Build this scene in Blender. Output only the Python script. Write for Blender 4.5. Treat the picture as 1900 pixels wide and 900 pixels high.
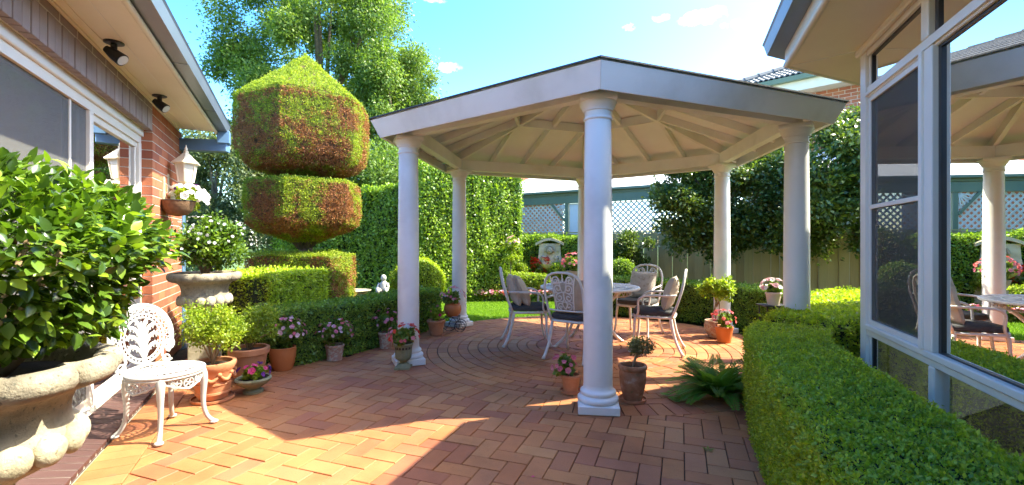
import bpy, math, random
import numpy as np
from mathutils import Vector, Matrix, noise as mnoise

for o in list(bpy.data.objects): bpy.data.objects.remove(o, do_unlink=True)
SC = bpy.context.scene
COL = SC.collection
R = math.radians
rng = np.random.default_rng(7)
random.seed(7)

# ------------------------------------------------------------------ camera
CAM = Vector((0.0, 0.0, 1.25))
cd = bpy.data.cameras.new('camera'); co = bpy.data.objects.new('camera', cd); COL.objects.link(co)
co.location = CAM; co.rotation_euler = (R(90), 0, 0)
cd.sensor_fit = 'HORIZONTAL'; cd.sensor_width = 36.0; cd.lens = 858 / 1900 * 36.0
cd.clip_start = 0.05; cd.clip_end = 2000
SC.camera = co

# ------------------------------------------------------------------ sky and sun
SUN_EL, SUN_AZ = R(51.0), math.atan2(0.997, 0.085)      # azimuth clockwise from +Y
W = bpy.data.worlds.new('World'); SC.world = W; W.use_nodes = True
wn, wl = W.node_tree.nodes, W.node_tree.links
wn.clear()
sky = wn.new('ShaderNodeTexSky'); sky.sky_type = 'NISHITA'; sky.sun_disc = False
sky.sun_elevation = SUN_EL; sky.sun_rotation = SUN_AZ
sky.air_density = 1.0; sky.dust_density = 1.5; sky.ozone_density = 3.0; sky.altitude = 0
tc = wn.new('ShaderNodeTexCoord')
cn = wn.new('ShaderNodeTexNoise'); cn.inputs['Scale'].default_value = 48; cn.inputs['Detail'].default_value = 9
cn.inputs['Roughness'].default_value = 0.62
wl.new(tc.outputs['Generated'], cn.inputs['Vector'])
def wmath(op, a, b=None, c=None):
    n = wn.new('ShaderNodeMath'); n.operation = op
    for i, v in enumerate((a, b, c)):
        if v is None: continue
        if isinstance(v, (int, float)): n.inputs[i].default_value = v
        else: wl.new(v, n.inputs[i])
    return n.outputs[0]
def wvec(op, a, b):
    n = wn.new('ShaderNodeVectorMath'); n.operation = op
    for i, v in enumerate((a, b)):
        if isinstance(v, tuple): n.inputs[i].default_value = v
        else: wl.new(v, n.inputs[i])
    return n
tot = None
# small fair-weather clouds: heading (deg right of +Y), elevation (deg), half width, half height (deg), strength
for az, el, a, b, k in ((22.4, 24.3, 2.9, 1.05, 1.0), (-7.7, 20.5, 1.7, 0.8, 0.95), (14.2, 24.3, 1.2, 0.6, 0.85), (17.8, 24.8, 1.4, 0.5, 0.75),
                        (26.0, 23.0, 2.2, 0.6, 0.55), (-9.5, 27.3, 1.8, 0.35, 0.6), (-33, 26, 5.0, 1.6, 0.9), (27.5, 19.5, 1.5, 0.5, 0.6),
                        (17, 17.5, 2.2, .5, .45), (-50, 22, 6, 2, .9), (70, 30, 7, 2, .9), (110, 25, 8, 2, .9), (180, 28, 8, 2.2, .9), (-110, 30, 7, 2, .9), (-150, 24, 9, 2, .9)):
    a, b = R(a), R(b); el = R(el); az = R(az)
    c = Vector((math.sin(az) * math.cos(el), math.cos(az) * math.cos(el), math.sin(el)))
    rt = Vector((math.cos(az), -math.sin(az), 0)); up = rt.cross(c)
    d = wvec('SUBTRACT', tc.outputs['Generated'], tuple(c)).outputs[0]
    u = wmath('DIVIDE', wvec('DOT_PRODUCT', d, tuple(rt)).outputs['Value'], a)
    v = wmath('DIVIDE', wvec('DOT_PRODUCT', d, tuple(up)).outputs['Value'], b)
    w_ = wmath('DIVIDE', wvec('DOT_PRODUCT', d, tuple(c)).outputs['Value'], 0.3)
    r2 = wmath('ADD', wmath('ADD', wmath('MULTIPLY', u, u), wmath('MULTIPLY', v, v)), wmath('MULTIPLY', w_, w_))
    m = wmath('MULTIPLY', wmath('MAXIMUM', wmath('SUBTRACT', 1.0, r2), 0.0), k)
    tot = m if tot is None else wmath('MAXIMUM', tot, m)
cl = wmath('ADD', wmath('MULTIPLY', tot, .85), wmath('MULTIPLY', wmath('SUBTRACT', cn.outputs['Fac'], .5), 2.8))
cl = wmath('MULTIPLY', wmath('MAXIMUM', wmath('SUBTRACT', cl, .30), 0.0), wmath('MINIMUM', wmath('MULTIPLY', tot, 2.2), 1.0))
cl = wmath('MINIMUM', cl, 0.93)
mixc = wn.new('ShaderNodeMix'); mixc.data_type = 'RGBA'
hs = wn.new('ShaderNodeHueSaturation'); hs.inputs['Hue'].default_value = .514; hs.inputs['Saturation'].default_value = 1.42; wl.new(sky.outputs[0], hs.inputs['Color'])
wl.new(cl, mixc.inputs[0]); wl.new(hs.outputs[0], mixc.inputs[6]); mixc.inputs[7].default_value = (3.6, 3.7, 3.8, 1)
bg = wn.new('ShaderNodeBackground'); bg.inputs['Strength'].default_value = 0.15
wo = wn.new('ShaderNodeOutputWorld')
wl.new(mixc.outputs[2], bg.inputs['Color']); wl.new(bg.outputs[0], wo.inputs['Surface'])

sl = bpy.data.lights.new('sun', 'SUN'); so = bpy.data.objects.new('sun', sl); COL.objects.link(so)
sl.energy = 2.2; sl.angle = R(0.53); sl.color = (1.0, 0.975, 0.95)
sdir = Vector((math.sin(SUN_AZ) * math.cos(SUN_EL), math.cos(SUN_AZ) * math.cos(SUN_EL), math.sin(SUN_EL)))
so.rotation_euler = sdir.to_track_quat('Z', 'Y').to_euler(); so.location = (8, 1, 12)

vs = SC.view_settings
vs.view_transform = 'Standard'; vs.look = 'None'; vs.gamma = 1.0; vs.use_curve_mapping = False
vs.exposure = 2.85
vs.use_white_balance = True; vs.white_balance_temperature = 7800; vs.white_balance_tint = -3   # camera set for open shade
SC.cycles.max_bounces = 9; SC.cycles.diffuse_bounces = 6; SC.cycles.glossy_bounces = 3
SC.cycles.transparent_max_bounces = 12; SC.cycles.transmission_bounces = 4
SC.cycles.caustics_reflective = False; SC.cycles.caustics_refractive = False
SC.cycles.sample_clamp_indirect = 6

# ------------------------------------------------------------------ materials
def _mix(nt, fac, a, b, mode='MIX'):
    n = nt.nodes.new('ShaderNodeMix'); n.data_type = 'RGBA'; n.blend_type = mode
    for i, v in ((0, fac), (6, a), (7, b)):
        if isinstance(v, (int, float)): n.inputs[i].default_value = v
        elif isinstance(v, tuple): n.inputs[i].default_value = (*v, 1) if len(v) == 3 else v
        else: nt.links.new(v, n.inputs[i])
    return n.outputs[2]
def _ramp(nt, fac, cols):
    n = nt.nodes.new('ShaderNodeValToRGB'); e = n.color_ramp.elements
    while len(e) < len(cols): e.new(0.5)
    for i, c in enumerate(cols):
        if len(c) == 4: e[i].position = c[3]
        else: e[i].position = i / max(1, len(cols) - 1)
        e[i].color = (*c[:3], 1)
    nt.links.new(fac, n.inputs[0]); return n.outputs[0]
def _noise(nt, scale, detail=4, rough=.55, stretch=None, coord='Object'):
    t = nt.nodes.new('ShaderNodeTexCoord'); n = nt.nodes.new('ShaderNodeTexNoise')
    n.inputs['Scale'].default_value = scale; n.inputs['Detail'].default_value = detail; n.inputs['Roughness'].default_value = rough
    src = t.outputs[coord]
    if stretch:
        m = nt.nodes.new('ShaderNodeMapping'); m.inputs['Scale'].default_value = stretch
        nt.links.new(src, m.inputs[0]); src = m.outputs[0]
    nt.links.new(src, n.inputs['Vector']); return n.outputs['Fac']
def _rand(nt, kind):
    if kind == 'obj': return nt.nodes.new('ShaderNodeObjectInfo').outputs['Random']
    if kind == 'island': return nt.nodes.new('ShaderNodeNewGeometry').outputs['Random Per Island']
    a = nt.nodes.new('ShaderNodeAttribute'); a.attribute_name = 'tone'; return a.outputs['Fac']
def pm(name, cols, scale=6, rough=.6, bump=0, bscale=80, metallic=0, spec=.5, rnd=None, rcols=None, rfac=.6, stretch=None,
       speck=None, speck_scale=300, speck_at=.62, coat=0, rvar=0, stain=False):
    """Principled: noise ramp through cols, optional per-piece colour (rnd), fine specks and bump"""
    m = bpy.data.materials.new(name); m.use_nodes = True; nt = m.node_tree
    b = nt.nodes['Principled BSDF']; b.inputs['Roughness'].default_value = rough; b.inputs['Metallic'].default_value = metallic
    b.inputs['Specular IOR Level'].default_value = spec
    if coat: b.inputs['Coat Weight'].default_value = coat
    if len(cols) == 1: cols = [cols[0], tuple(min(1, c * 1.12) for c in cols[0])]
    f = _noise(nt, scale, 5, .6, stretch)
    cols4 = [(*c, .28 + .44 * i / (len(cols) - 1)) for i, c in enumerate(cols)]
    col = _ramp(nt, f, cols4)
    if rnd: col = _mix(nt, rfac, col, _ramp(nt, _rand(nt, rnd), rcols))
    if speck:
        s = _noise(nt, speck_scale, 2, .5)
        col = _mix(nt, _ramp(nt, s, [(0, 0, 0, speck_at), (1, 1, 1, speck_at + .08)]), col, speck)
    if stain:
        col = _mix(nt, 1.0, col, _ramp(nt, _noise(nt, 1.1, 6, .65), [(.68, .64, .62, .36), (1, 1, 1, .55)]), 'MULTIPLY')
        col = _mix(nt, _ramp(nt, _noise(nt, 9, 6, .7), [(0, 0, 0, .60), (.5, .5, .5, .72)]), col, (.16, .10, .065))
    nt.links.new(col, b.inputs['Base Color'])
    if rvar:
        mr = nt.nodes.new('ShaderNodeMapRange'); mr.inputs[1].default_value = .3; mr.inputs[2].default_value = .7
        mr.inputs[3].default_value = rough - rvar; mr.inputs[4].default_value = rough + rvar
        nt.links.new(f, mr.inputs[0]); nt.links.new(mr.outputs[0], b.inputs['Roughness'])
    if bump:
        bn = nt.nodes.new('ShaderNodeBump'); bn.inputs['Strength'].default_value = bump; bn.inputs['Distance'].default_value = .01
        nt.links.new(_noise(nt, bscale, 5, .65, stretch), bn.inputs['Height']); nt.links.new(bn.outputs[0], b.inputs['Normal'])
    return m
def leafm(name, cols, rough=.45, transl=.35, tcol=None, spec=.4, rnd='attr', patch=None, pscale=1.5, gain=1.0):
    m = bpy.data.materials.new(name); m.use_nodes = True; nt = m.node_tree
    b = nt.nodes['Principled BSDF']; b.inputs['Roughness'].default_value = rough; b.inputs['Specular IOR Level'].default_value = spec
    if gain != 1.0: cols = [(min(.9, c[0] * gain * 1.28), min(.9, c[1] * gain), min(.9, c[2] * gain * .9)) for c in cols]
    c = _ramp(nt, _rand(nt, rnd), cols)
    if patch:
        c = _mix(nt, _ramp(nt, _noise(nt, pscale, 4, .6), [(0, 0, 0, .5), (1, 1, 1, .66)]), c, _ramp(nt, _rand(nt, rnd), patch))
    nt.links.new(c, b.inputs['Base Color'])
    t = nt.nodes.new('ShaderNodeBsdfTranslucent')
    nt.links.new(_mix(nt, 1.0, c, tcol or (1.5, 1.6, .7), 'MULTIPLY'), t.inputs['Color'])
    s = nt.nodes.new('ShaderNodeMixShader'); s.inputs[0].default_value = transl
    nt.links.new(b.outputs[0], s.inputs[1]); nt.links.new(t.outputs[0], s.inputs[2])
    nt.links.new(s.outputs[0], nt.nodes['Material Output'].inputs['Surface'])
    return m
def glassm(name, refl=.35, tint=(.8, .85, .85), rough=0.0, fres=1.0):
    m = bpy.data.materials.new(name); m.use_nodes = True; nt = m.node_tree; nt.nodes.remove(nt.nodes['Principled BSDF'])
    g = nt.nodes.new('ShaderNodeBsdfGlossy'); g.inputs['Roughness'].default_value = rough; g.inputs['Color'].default_value = (.95, .95, .95, 1)
    t = nt.nodes.new('ShaderNodeBsdfTransparent'); t.inputs['Color'].default_value = (*tint, 1)
    f = nt.nodes.new('ShaderNodeFresnel'); f.inputs['IOR'].default_value = 1.6
    a = nt.nodes.new('ShaderNodeMath'); a.operation = 'ADD'; a.inputs[1].default_value = refl; a.use_clamp = True
    fm = nt.nodes.new('ShaderNodeMath'); fm.operation = 'MULTIPLY'; fm.inputs[1].default_value = fres
    nt.links.new(f.outputs[0], fm.inputs[0]); nt.links.new(fm.outputs[0], a.inputs[0])
    s = nt.nodes.new('ShaderNodeMixShader'); nt.links.new(a.outputs[0], s.inputs[0])
    nt.links.new(t.outputs[0], s.inputs[1]); nt.links.new(g.outputs[0], s.inputs[2])
    nt.links.new(s.outputs[0], nt.nodes['Material Output'].inputs['Surface']); return m
def screenm(name, col, op):
    m = bpy.data.materials.new(name); m.use_nodes = True; nt = m.node_tree
    b = nt.nodes['Principled BSDF']; b.inputs['Base Color'].default_value = (*col, 1); b.inputs['Roughness'].default_value = .7
    t = nt.nodes.new('ShaderNodeBsdfTransparent'); s = nt.nodes.new('ShaderNodeMixShader')
    s.inputs[0].default_value = op
    nt.links.new(t.outputs[0], s.inputs[1]); nt.links.new(b.outputs[0], s.inputs[2])
    nt.links.new(s.outputs[0], nt.nodes['Material Output'].inputs['Surface']); return m

PAV = [(.41, .125, .044), (.50, .20, .066), (.30, .083, .044), (.54, .245, .092), (.35, .11, .062), (.45, .155, .053), (.51, .215, .08)]
M = {}
for k in ('obj', 'island'):
    M['paver_' + k] = pm('paver ' + k, [(.40, .125, .048), (.49, .20, .075)], 5, .62, .25, 160, rnd=k, rcols=PAV, rfac=.72, speck=(.2, .06, .035), speck_scale=220, speck_at=.64, rvar=.1, stain=True)
    M['brick_' + k] = pm('brick ' + k, [(.36, .10, .05), (.45, .15, .075)], 12, .85, .4, 120, rnd=k, rcols=[(.33, .085, .04), (.46, .15, .07), (.25, .07, .045), (.5, .19, .09), (.38, .11, .05)], rfac=.65, speck=(.18, .06, .04), speck_scale=260, speck_at=.66)
M['joint'] = pm('joint sand', [(.022, .015, .011), (.05, .035, .026)], 30, .95, .3, 200)
M['mortar'] = pm('mortar', [(.5, .46, .4), (.62, .58, .5)], 20, .95, .3, 150)
M['soldier'] = pm('soldier brick', [(.25, .185, .17), (.33, .25, .23)], 10, .75, .3, 140, rnd='obj', rcols=[(.20, .14, .13), (.32, .245, .225), (.26, .19, .175)], rfac=.5)
M['sill'] = pm('sill brick', [(.06, .026, .024), (.095, .042, .037)], 10, .6, .25, 140, rnd='obj', rcols=[(.05, .021, .02), (.10, .047, .042), (.075, .034, .031)], rfac=.5)
M['white'] = pm('white paint', [(.66, .64, .60), (.79, .77, .74), (.82, .81, .79)], 1.7, .45, .06, 30, rvar=.08)
M['ceilwhite'] = pm('ceiling paint', [(.76, .75, .73), (.82, .81, .80)], 3, .6, .1, 40, stretch=(1, 1, 1))
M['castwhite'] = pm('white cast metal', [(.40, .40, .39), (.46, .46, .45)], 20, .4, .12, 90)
M['dinewhite'] = pm('cream cast metal', [(.66, .63, .58), (.76, .73, .69)], 18, .42, .12, 90)
M['cream'] = pm('cream paint', [(.76, .68, .54), (.82, .74, .60)], 2, .5)
M['frame'] = pm('window frame paint', [(.76, .70, .61), (.81, .75, .66)], 3, .4)
M['gutter'] = pm('grey blue gutter', [(.12, .16, .21), (.15, .19, .25)], 3, .35)
M['bluepipe'] = pm('blue downpipe', [(.10, .20, .34), (.13, .24, .39)], 4, .4)
M['shingle'] = pm('shingle', [(.05, .05, .052), (.11, .108, .105)], 8, .9, .6, 60, rnd='obj', rcols=[(.05, .05, .05), (.11, .11, .11)], rfac=.4)
M['tile'] = pm('grey roof tile', [(.10, .10, .105), (.2, .2, .2)], 4, .8, .2, 30)
M['redtile'] = pm('red roof tile', [(.22, .06, .04), (.3, .1, .06)], 4, .8, .2, 30)
M['metalroof'] = pm('cream metal roof', [(.66, .62, .55), (.74, .70, .63)], 2, .5)
M['green'] = pm('green trim', [(.13, .175, .11), (.165, .215, .14)], 3, .5)
M['lattice'] = pm('lattice slat', [(.66, .63, .55), (.78, .75, .67)], 5, .7, .2, 60)
M['fence'] = pm('weathered paling', [(.40, .27, .10), (.58, .42, .18), (.44, .36, .13)], 3, .9, .5, 50, rnd='obj', rcols=[(.36, .24, .09), (.58, .42, .19), (.44, .36, .13)], rfac=.55, stretch=(6, 6, .5))
M['stone'] = pm('weathered stone', [(.10, .085, .065), (.33, .275, .20), (.46, .39, .285)], 5, .9, .7, 55, speck=(.12, .11, .085), speck_scale=70, speck_at=.63)
M['stone2'] = pm('pale cast stone', [(.24, .20, .125), (.42, .355, .245), (.50, .44, .33)], 9, .9, .5, 70, speck=(.2, .17, .11), speck_scale=60, speck_at=.66)
M['stone_y'] = pm('pale yellow stone', [(.46, .37, .20), (.64, .54, .34), (.68, .60, .42)], 7, .9, .4, 60)
M['terra'] = pm('terracotta', [(.42, .15, .065), (.52, .21, .10), (.46, .20, .11)], 9, .8, .3, 110, speck=(.55, .36, .25), speck_scale=25, speck_at=.68)
M['terra_orange'] = pm('orange terracotta', [(.52, .15, .04), (.58, .19, .06)], 7, .55, .15, 90)
M['terra_old'] = pm('mossy terracotta', [(.10, .13, .045), (.34, .13, .06), (.42, .19, .10), (.55, .42, .32)], 11, .85, .4, 90)
M['pattern'] = pm('painted patterned pot', [(.30, .17, .11), (.52, .44, .33), (.40, .16, .10), (.56, .48, .37)], 26, .6, .3, 60)
M['mossstone'] = pm('mossy green stone', [(.12, .13, .06), (.24, .23, .13), (.20, .19, .12)], 14, .9, .5, 70)
M['soil'] = pm('soil', [(.045, .028, .018), (.09, .055, .035)], 25, 1, .8, 70)
M['mulch'] = pm('mulch', [(.05, .032, .02), (.11, .07, .045)], 20, 1, 1, 60)
M['ground'] = pm('grassy ground', [(.07, .13, .03), (.10, .17, .04), (.08, .09, .04)], 1.2, 1, .8, 60)
M['lawn'] = pm('lawn base', [(.06, .14, .02), (.09, .19, .03)], 4, 1, .5, 90)
M['bark'] = pm('bark', [(.10, .075, .05), (.2, .16, .11)], 9, .95, .9, 40, stretch=(3, 3, .7))
M['stem'] = pm('pale stem', [(.26, .17, .09), (.36, .25, .15)], 12, .9, .4, 60)
M['iron'] = pm('black iron', [(.02, .02, .022), (.035, .033, .03)], 10, .5)
M['black'] = pm('black plastic', [(.018, .018, .02)], 10, .4)
M['cushion'] = pm('charcoal canvas', [(.055, .055, .058), (.075, .073, .075)], 40, .95, .4, 400)
M['pillow'] = pm('beige linen', [(.50, .41, .32), (.58, .49, .40)], 12, .95, .4, 300)
M['pillowfur'] = pm('mottled fur fabric', [(.36, .29, .22), (.58, .51, .43), (.48, .41, .33)], 16, .95, 1, 120)
M['curtain'] = pm('grey curtain', [(.30, .28, .26), (.36, .34, .31)], 3, .9)
M['room'] = pm('room wall', [(.34, .31, .27), (.38, .35, .30)], 2, .9)
M['floor_in'] = pm('indoor tile', [(.36, .33, .30), (.42, .385, .35)], 3, .35)
M['lampglass'] = screenm('lamp glass', (.78, .76, .70), .75)
M['glass'] = glassm('window glass', .36, (.62, .62, .58))
M['glass_low'] = glassm('lower window glass', .08, (.9, .9, .87), fres=.45)
M['glass_l'] = glassm('left window glass', .12, (.75, .77, .77))
M['screen'] = screenm('fly screen', (.17, .165, .16), .5)
M['screen_d'] = screenm('dark fly screen', (.07, .068, .066), .42)
M['green_inner'] = pm('hedge inside', [(.018, .028, .010), (.04, .05, .018)], 10, 1, .5, 60)  # dark green for the added core that shows in the leaf gaps
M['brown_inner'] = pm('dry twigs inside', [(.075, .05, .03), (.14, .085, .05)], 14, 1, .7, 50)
M['wicker'] = pm('coir basket', [(.16, .085, .045), (.27, .15, .08)], 30, 1, .9, 120)

G_BOX = [(.062, .12, .015), (.10, .172, .020), (.15, .235, .027), (.23, .305, .04)]
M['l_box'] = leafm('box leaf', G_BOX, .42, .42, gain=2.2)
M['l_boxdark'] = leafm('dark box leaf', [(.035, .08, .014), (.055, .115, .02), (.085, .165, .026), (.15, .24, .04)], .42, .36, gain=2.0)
M['l_conifer'] = leafm('conifer spray', [(.07, .13, .02), (.12, .21, .028), (.19, .29, .035), (.28, .37, .05)], .7, .35, gain=1.35)
M['l_dry'] = leafm('browned conifer spray', [(.12, .07, .035), (.20, .10, .045), (.28, .14, .06), (.17, .16, .05)], .8, .2, gain=1.15)
CAMC = [(.018, .05, .010), (.034, .085, .014), (.055, .125, .018), (.085, .18, .024), (.17, .30, .04)]
M['l_cam'] = leafm('camellia leaf', CAMC, .26, .3, spec=.6, gain=1.5)
M['l_cam_o'] = leafm('camellia leaf single', CAMC, .26, .28, spec=.6, rnd='obj', gain=1.5)
M['l_tall'] = leafm('tall hedge leaf', [(.05, .115, .015), (.08, .165, .022), (.125, .23, .03), (.20, .31, .045)], .35, .38, spec=.5, gain=1.7)
M['l_tree'] = leafm('tree leaf', [(.042, .092, .022), (.064, .135, .03), (.095, .185, .04), (.15, .24, .065)], .5, .4, gain=1.35)
M['l_dark'] = leafm('dark tree leaf', [(.025, .055, .014), (.04, .08, .018), (.06, .11, .024), (.10, .16, .035)], .33, .28, spec=.5, gain=1.7)
M['l_blue'] = leafm('grey green tree leaf', [(.035, .065, .03), (.055, .095, .042), (.085, .13, .055), (.13, .18, .075)], .5, .35, gain=1.5)
M['l_fresh'] = leafm('fresh shrub leaf', [(.07, .14, .018), (.11, .20, .025), (.17, .27, .035), (.25, .34, .06)], .4, .42, gain=1.5)
M['l_olive'] = leafm('olive leaf', [(.07, .10, .045), (.11, .14, .07), (.16, .19, .10)], .5, .3, gain=1.3)
M['l_fern'] = leafm('fern frond', [(.035, .10, .018), (.055, .14, .025), (.09, .19, .035)], .5, .35, gain=2.4)
M['l_grass'] = leafm('grass blade', [(.07, .17, .018), (.10, .22, .025), (.14, .27, .035)], .6, .4, gain=1.5)
M['l_flower'] = leafm('begonia leaf', [(.035, .085, .018), (.06, .125, .025), (.09, .17, .03), (.12, .10, .04)], .35, .3, gain=1.8)
def petal(name, a, b): M[name] = leafm('petal ' + name, [a, b], .6, .35, (1.2, 1.1, 1.1), rnd='obj'); M[name + '_a'] = leafm('petals ' + name, [a, b], .6, .35, (1.2, 1.1, 1.1))
petal('pink', (.62, .14, .22), (.74, .32, .38)); petal('palepink', (.72, .40, .45), (.78, .55, .58)); petal('red', (.62, .035, .02), (.72, .09, .04))
petal('coral', (.68, .12, .12), (.74, .22, .20)); petal('purple', (.10, .02, .22), (.22, .05, .32)); petal('whitef', (.80, .80, .78), (.84, .84, .82)); petal('magenta', (.6, .04, .16), (.68, .08, .24))

# ------------------------------------------------------------------ mesh helpers
class MB:
    def __init__(s): s.v = []; s.f = []
    def add(s, vs, fs):
        o = len(s.v); s.v += [tuple(p) for p in vs]; s.f += [tuple(i + o for i in f) for f in fs]; return s
    def box(s, c, size, ax=None):
        """box centred c, half axes from size along ax (3 unit vectors)"""
        ax = ax or (Vector((1, 0, 0)), Vector((0, 1, 0)), Vector((0, 0, 1))); c = Vector(c)
        h = [ax[i] * (size[i] / 2) for i in range(3)]
        vs = [c + h[0] * x + h[1] * y + h[2] * z for z in (-1, 1) for y in (-1, 1) for x in (-1, 1)]
        return s.add(vs, [(0, 2, 3, 1), (4, 5, 7, 6), (0, 1, 5, 4), (2, 6, 7, 3), (0, 4, 6, 2), (1, 3, 7, 5)])
    def cbox(s, c, size, ax=None, ch=.006):
        """box with chamfered edges (24 verts)"""
        ax = ax or (Vector((1, 0, 0)), Vector((0, 1, 0)), Vector((0, 0, 1))); c = Vector(c)
        h = [x / 2 for x in size]; vs = []; idx = {}
        for sx in (-1, 1):
            for sy in (-1, 1):
                for sz in (-1, 1):
                    for k in range(3):
                        q = [sx * h[0], sy * h[1], sz * h[2]]
                        for j in range(3):
                            if j != k: q[j] -= (sx, sy, sz)[j] * ch
                        idx[(sx, sy, sz, k)] = len(vs); vs.append(c + ax[0] * q[0] + ax[1] * q[1] + ax[2] * q[2])
        fs = []
        for k in range(3):
            a, b = (k + 1) % 3, (k + 2) % 3
            for sg in (-1, 1):
                def key(i, j):
                    t = [0, 0, 0]; t[k] = sg; t[a] = i; t[b] = j; return idx[(*t, k)]
                q = [key(-1, -1), key(1, -1), key(1, 1), key(-1, 1)]
                fs.append(tuple(q if sg > 0 else q[::-1]))
        for k in range(3):      # edge strips
            a, b = (k + 1) % 3, (k + 2) % 3
            for i in (-1, 1):
                for j in (-1, 1):
                    def kk(e, w):
                        t = [0, 0, 0]; t[k] = e; t[a] = i; t[b] = j; return idx[(*t, w)]
                    q = [kk(-1, a), kk(1, a), kk(1, b), kk(-1, b)]
                    fs.append(tuple(q if i * j < 0 else q[::-1]))
        for sx in (-1, 1):
            for sy in (-1, 1):
                for sz in (-1, 1):
                    q = [idx[(sx, sy, sz, 0)], idx[(sx, sy, sz, 1)], idx[(sx, sy, sz, 2)]]
                    fs.append(tuple(q if sx * sy * sz > 0 else q[::-1]))
        return s.add(vs, fs)
    def beam(s, a, b, w, h, up=(0, 0, 1), ch=0):
        """bar from a to b: w across, h along up"""
        a, b = Vector(a), Vector(b); d = (b - a); L = d.length; d.normalize()
        sd = d.cross(Vector(up)).normalized(); u = sd.cross(d).normalized()
        if ch: return s.cbox((a + b) / 2, (L, w, h), (d, -sd, u), ch)
        return s.box((a + b) / 2, (L, w, h), (d, -sd, u))
    def prism(s, poly, z0, z1, ch=0):
        n = len(poly); A = sum(poly[i][0] * poly[(i + 1) % n][1] - poly[(i + 1) % n][0] * poly[i][1] for i in range(n))
        if A < 0: poly = poly[::-1]
        vs = [(x, y, z0) for x, y in poly]; fs = [tuple(range(n))[::-1]]
        if ch:
            cx = sum(p[0] for p in poly) / n; cy = sum(p[1] for p in poly) / n
            top = []
            for x, y in poly:
                l = math.hypot(x - cx, y - cy) or 1; top.append((x - (x - cx) / l * ch * 1.3, y - (y - cy) / l * ch * 1.3, z1))
            vs += [(x, y, z1 - ch) for x, y in poly] + top
            for k in (0, n): fs += [(k + i, k + (i + 1) % n, k + n + (i + 1) % n, k + n + i) for i in range(n)]
            fs.append(tuple(range(2 * n, 3 * n)))
        else:
            vs += [(x, y, z1) for x, y in poly]
            fs += [(i, (i + 1) % n, n + (i + 1) % n, n + i) for i in range(n)] + [tuple(range(n, 2 * n))]
        return s.add(vs, fs)
    def lathe(s, prof, n=24, c=(0, 0, 0), fn=None, cap=True):
        vs = []
        for k, (r, z) in enumerate(prof):
            for i in range(n):
                a = 2 * math.pi * i / n; q = fn(a, k, r, z) if fn else r
                vs.append((c[0] + q * math.cos(a), c[1] + q * math.sin(a), c[2] + z))
        m = len(prof)
        fs = [(k * n + i, k * n + (i + 1) % n, (k + 1) * n + (i + 1) % n, (k + 1) * n + i) for k in range(m - 1) for i in range(n)]
        if cap: fs += [tuple(range(n))[::-1], tuple(range((m - 1) * n, m * n))]
        return s.add(vs, fs)
    def tube(s, pts, rad, n=6, flat=None, closed=False, cap=True):
        """tube along pts, rad number or list; flat=(axis, factor) squashes the section along a world axis"""
        pts = [Vector(p) for p in pts]; m = len(pts)
        rad = [rad] * m if isinstance(rad, (int, float)) else rad
        vs = []; up = None
        for i, p in enumerate(pts):
            a = pts[(i - 1) % m] if (closed or i > 0) else p; b = pts[(i + 1) % m] if (closed or i < m - 1) else p
            t = (b - a); t = t.normalized() if t.length > 1e-9 else Vector((0, 0, 1))
            if up is None: up = t.orthogonal().normalized()
            up = (up - t * up.dot(t)); up = up.normalized() if up.length > 1e-6 else t.orthogonal().normalized()
            sd = t.cross(up)
            for k in range(n):
                an = 2 * math.pi * k / n; o = (up * math.cos(an) + sd * math.sin(an)) * rad[i]
                if flat: ax = Vector(flat[0]); o = o - ax * (o.dot(ax) * (1 - flat[1]))
                vs.append(p + o)
        fs = [(i * n + k, i * n + (k + 1) % n, ((i + 1) % m) * n + (k + 1) % n, ((i + 1) % m) * n + k) for i in range(m if closed else m - 1) for k in range(n)]
        if cap and not closed: fs += [tuple(range(n))[::-1], tuple(range((m - 1) * n, m * n))]
        return s.add(vs, fs)
    def ball(s, c, r, n=12, m=8):
        r = (r, r, r) if isinstance(r, (int, float)) else r
        vs = [(c[0], c[1], c[2] - r[2])]
        for j in range(1, m):
            ph = math.pi * j / m - math.pi / 2
            vs += [(c[0] + r[0] * math.cos(ph) * math.cos(2 * math.pi * i / n), c[1] + r[1] * math.cos(ph) * math.sin(2 * math.pi * i / n), c[2] + r[2] * math.sin(ph)) for i in range(n)]
        vs.append((c[0], c[1], c[2] + r[2])); L = len(vs) - 1
        fs = [(0, 1 + (i + 1) % n, 1 + i) for i in range(n)]
        fs += [(1 + j * n + i, 1 + j * n + (i + 1) % n, 1 + (j + 1) * n + (i + 1) % n, 1 + (j + 1) * n + i) for j in range(m - 2) for i in range(n)]
        fs += [(1 + (m - 2) * n + i, 1 + (m - 2) * n + (i + 1) % n, L) for i in range(n)]
        return s.add(vs, fs)
    def obj(s, name, mat, parent=None, smooth=False, angle=None):
        me = bpy.data.meshes.new(name); me.from_pydata([tuple(v) for v in s.v], [], s.f); me.update()
        if smooth or angle:
            me.polygons.foreach_set('use_smooth', [True] * len(me.polygons))
            if angle: me.set_sharp_from_angle(angle=R(angle))
        return link(name, me, mat, parent)
def link(name, me, mat, parent=None):
    if mat and not me.materials: me.materials.append(M[mat] if isinstance(mat, str) else mat)
    o = bpy.data.objects.new(name, me); COL.objects.link(o)
    if parent: o.parent = parent
    return o
def tag(o, label=None, cat=None, group=None, kind=None):
    if label: o['label'] = label
    if cat: o['category'] = cat
    if group: o['group'] = group
    if kind: o['kind'] = kind
    return o
def thing(name, label, cat, loc=(0, 0, 0), rz=0, group=None):
    o = bpy.data.objects.new(name, None); COL.objects.link(o); o.empty_display_size = .1
    o.location = loc; o.rotation_euler = (0, 0, rz); return tag(o, label, cat, group)
def stuff(o): o['kind'] = 'stuff'; return o
def copy_tree(o, parent=None):
    c = o.copy(); COL.objects.link(c); c.parent = parent
    for ch in list(o.children): copy_tree(ch, c)
    return c
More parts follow.
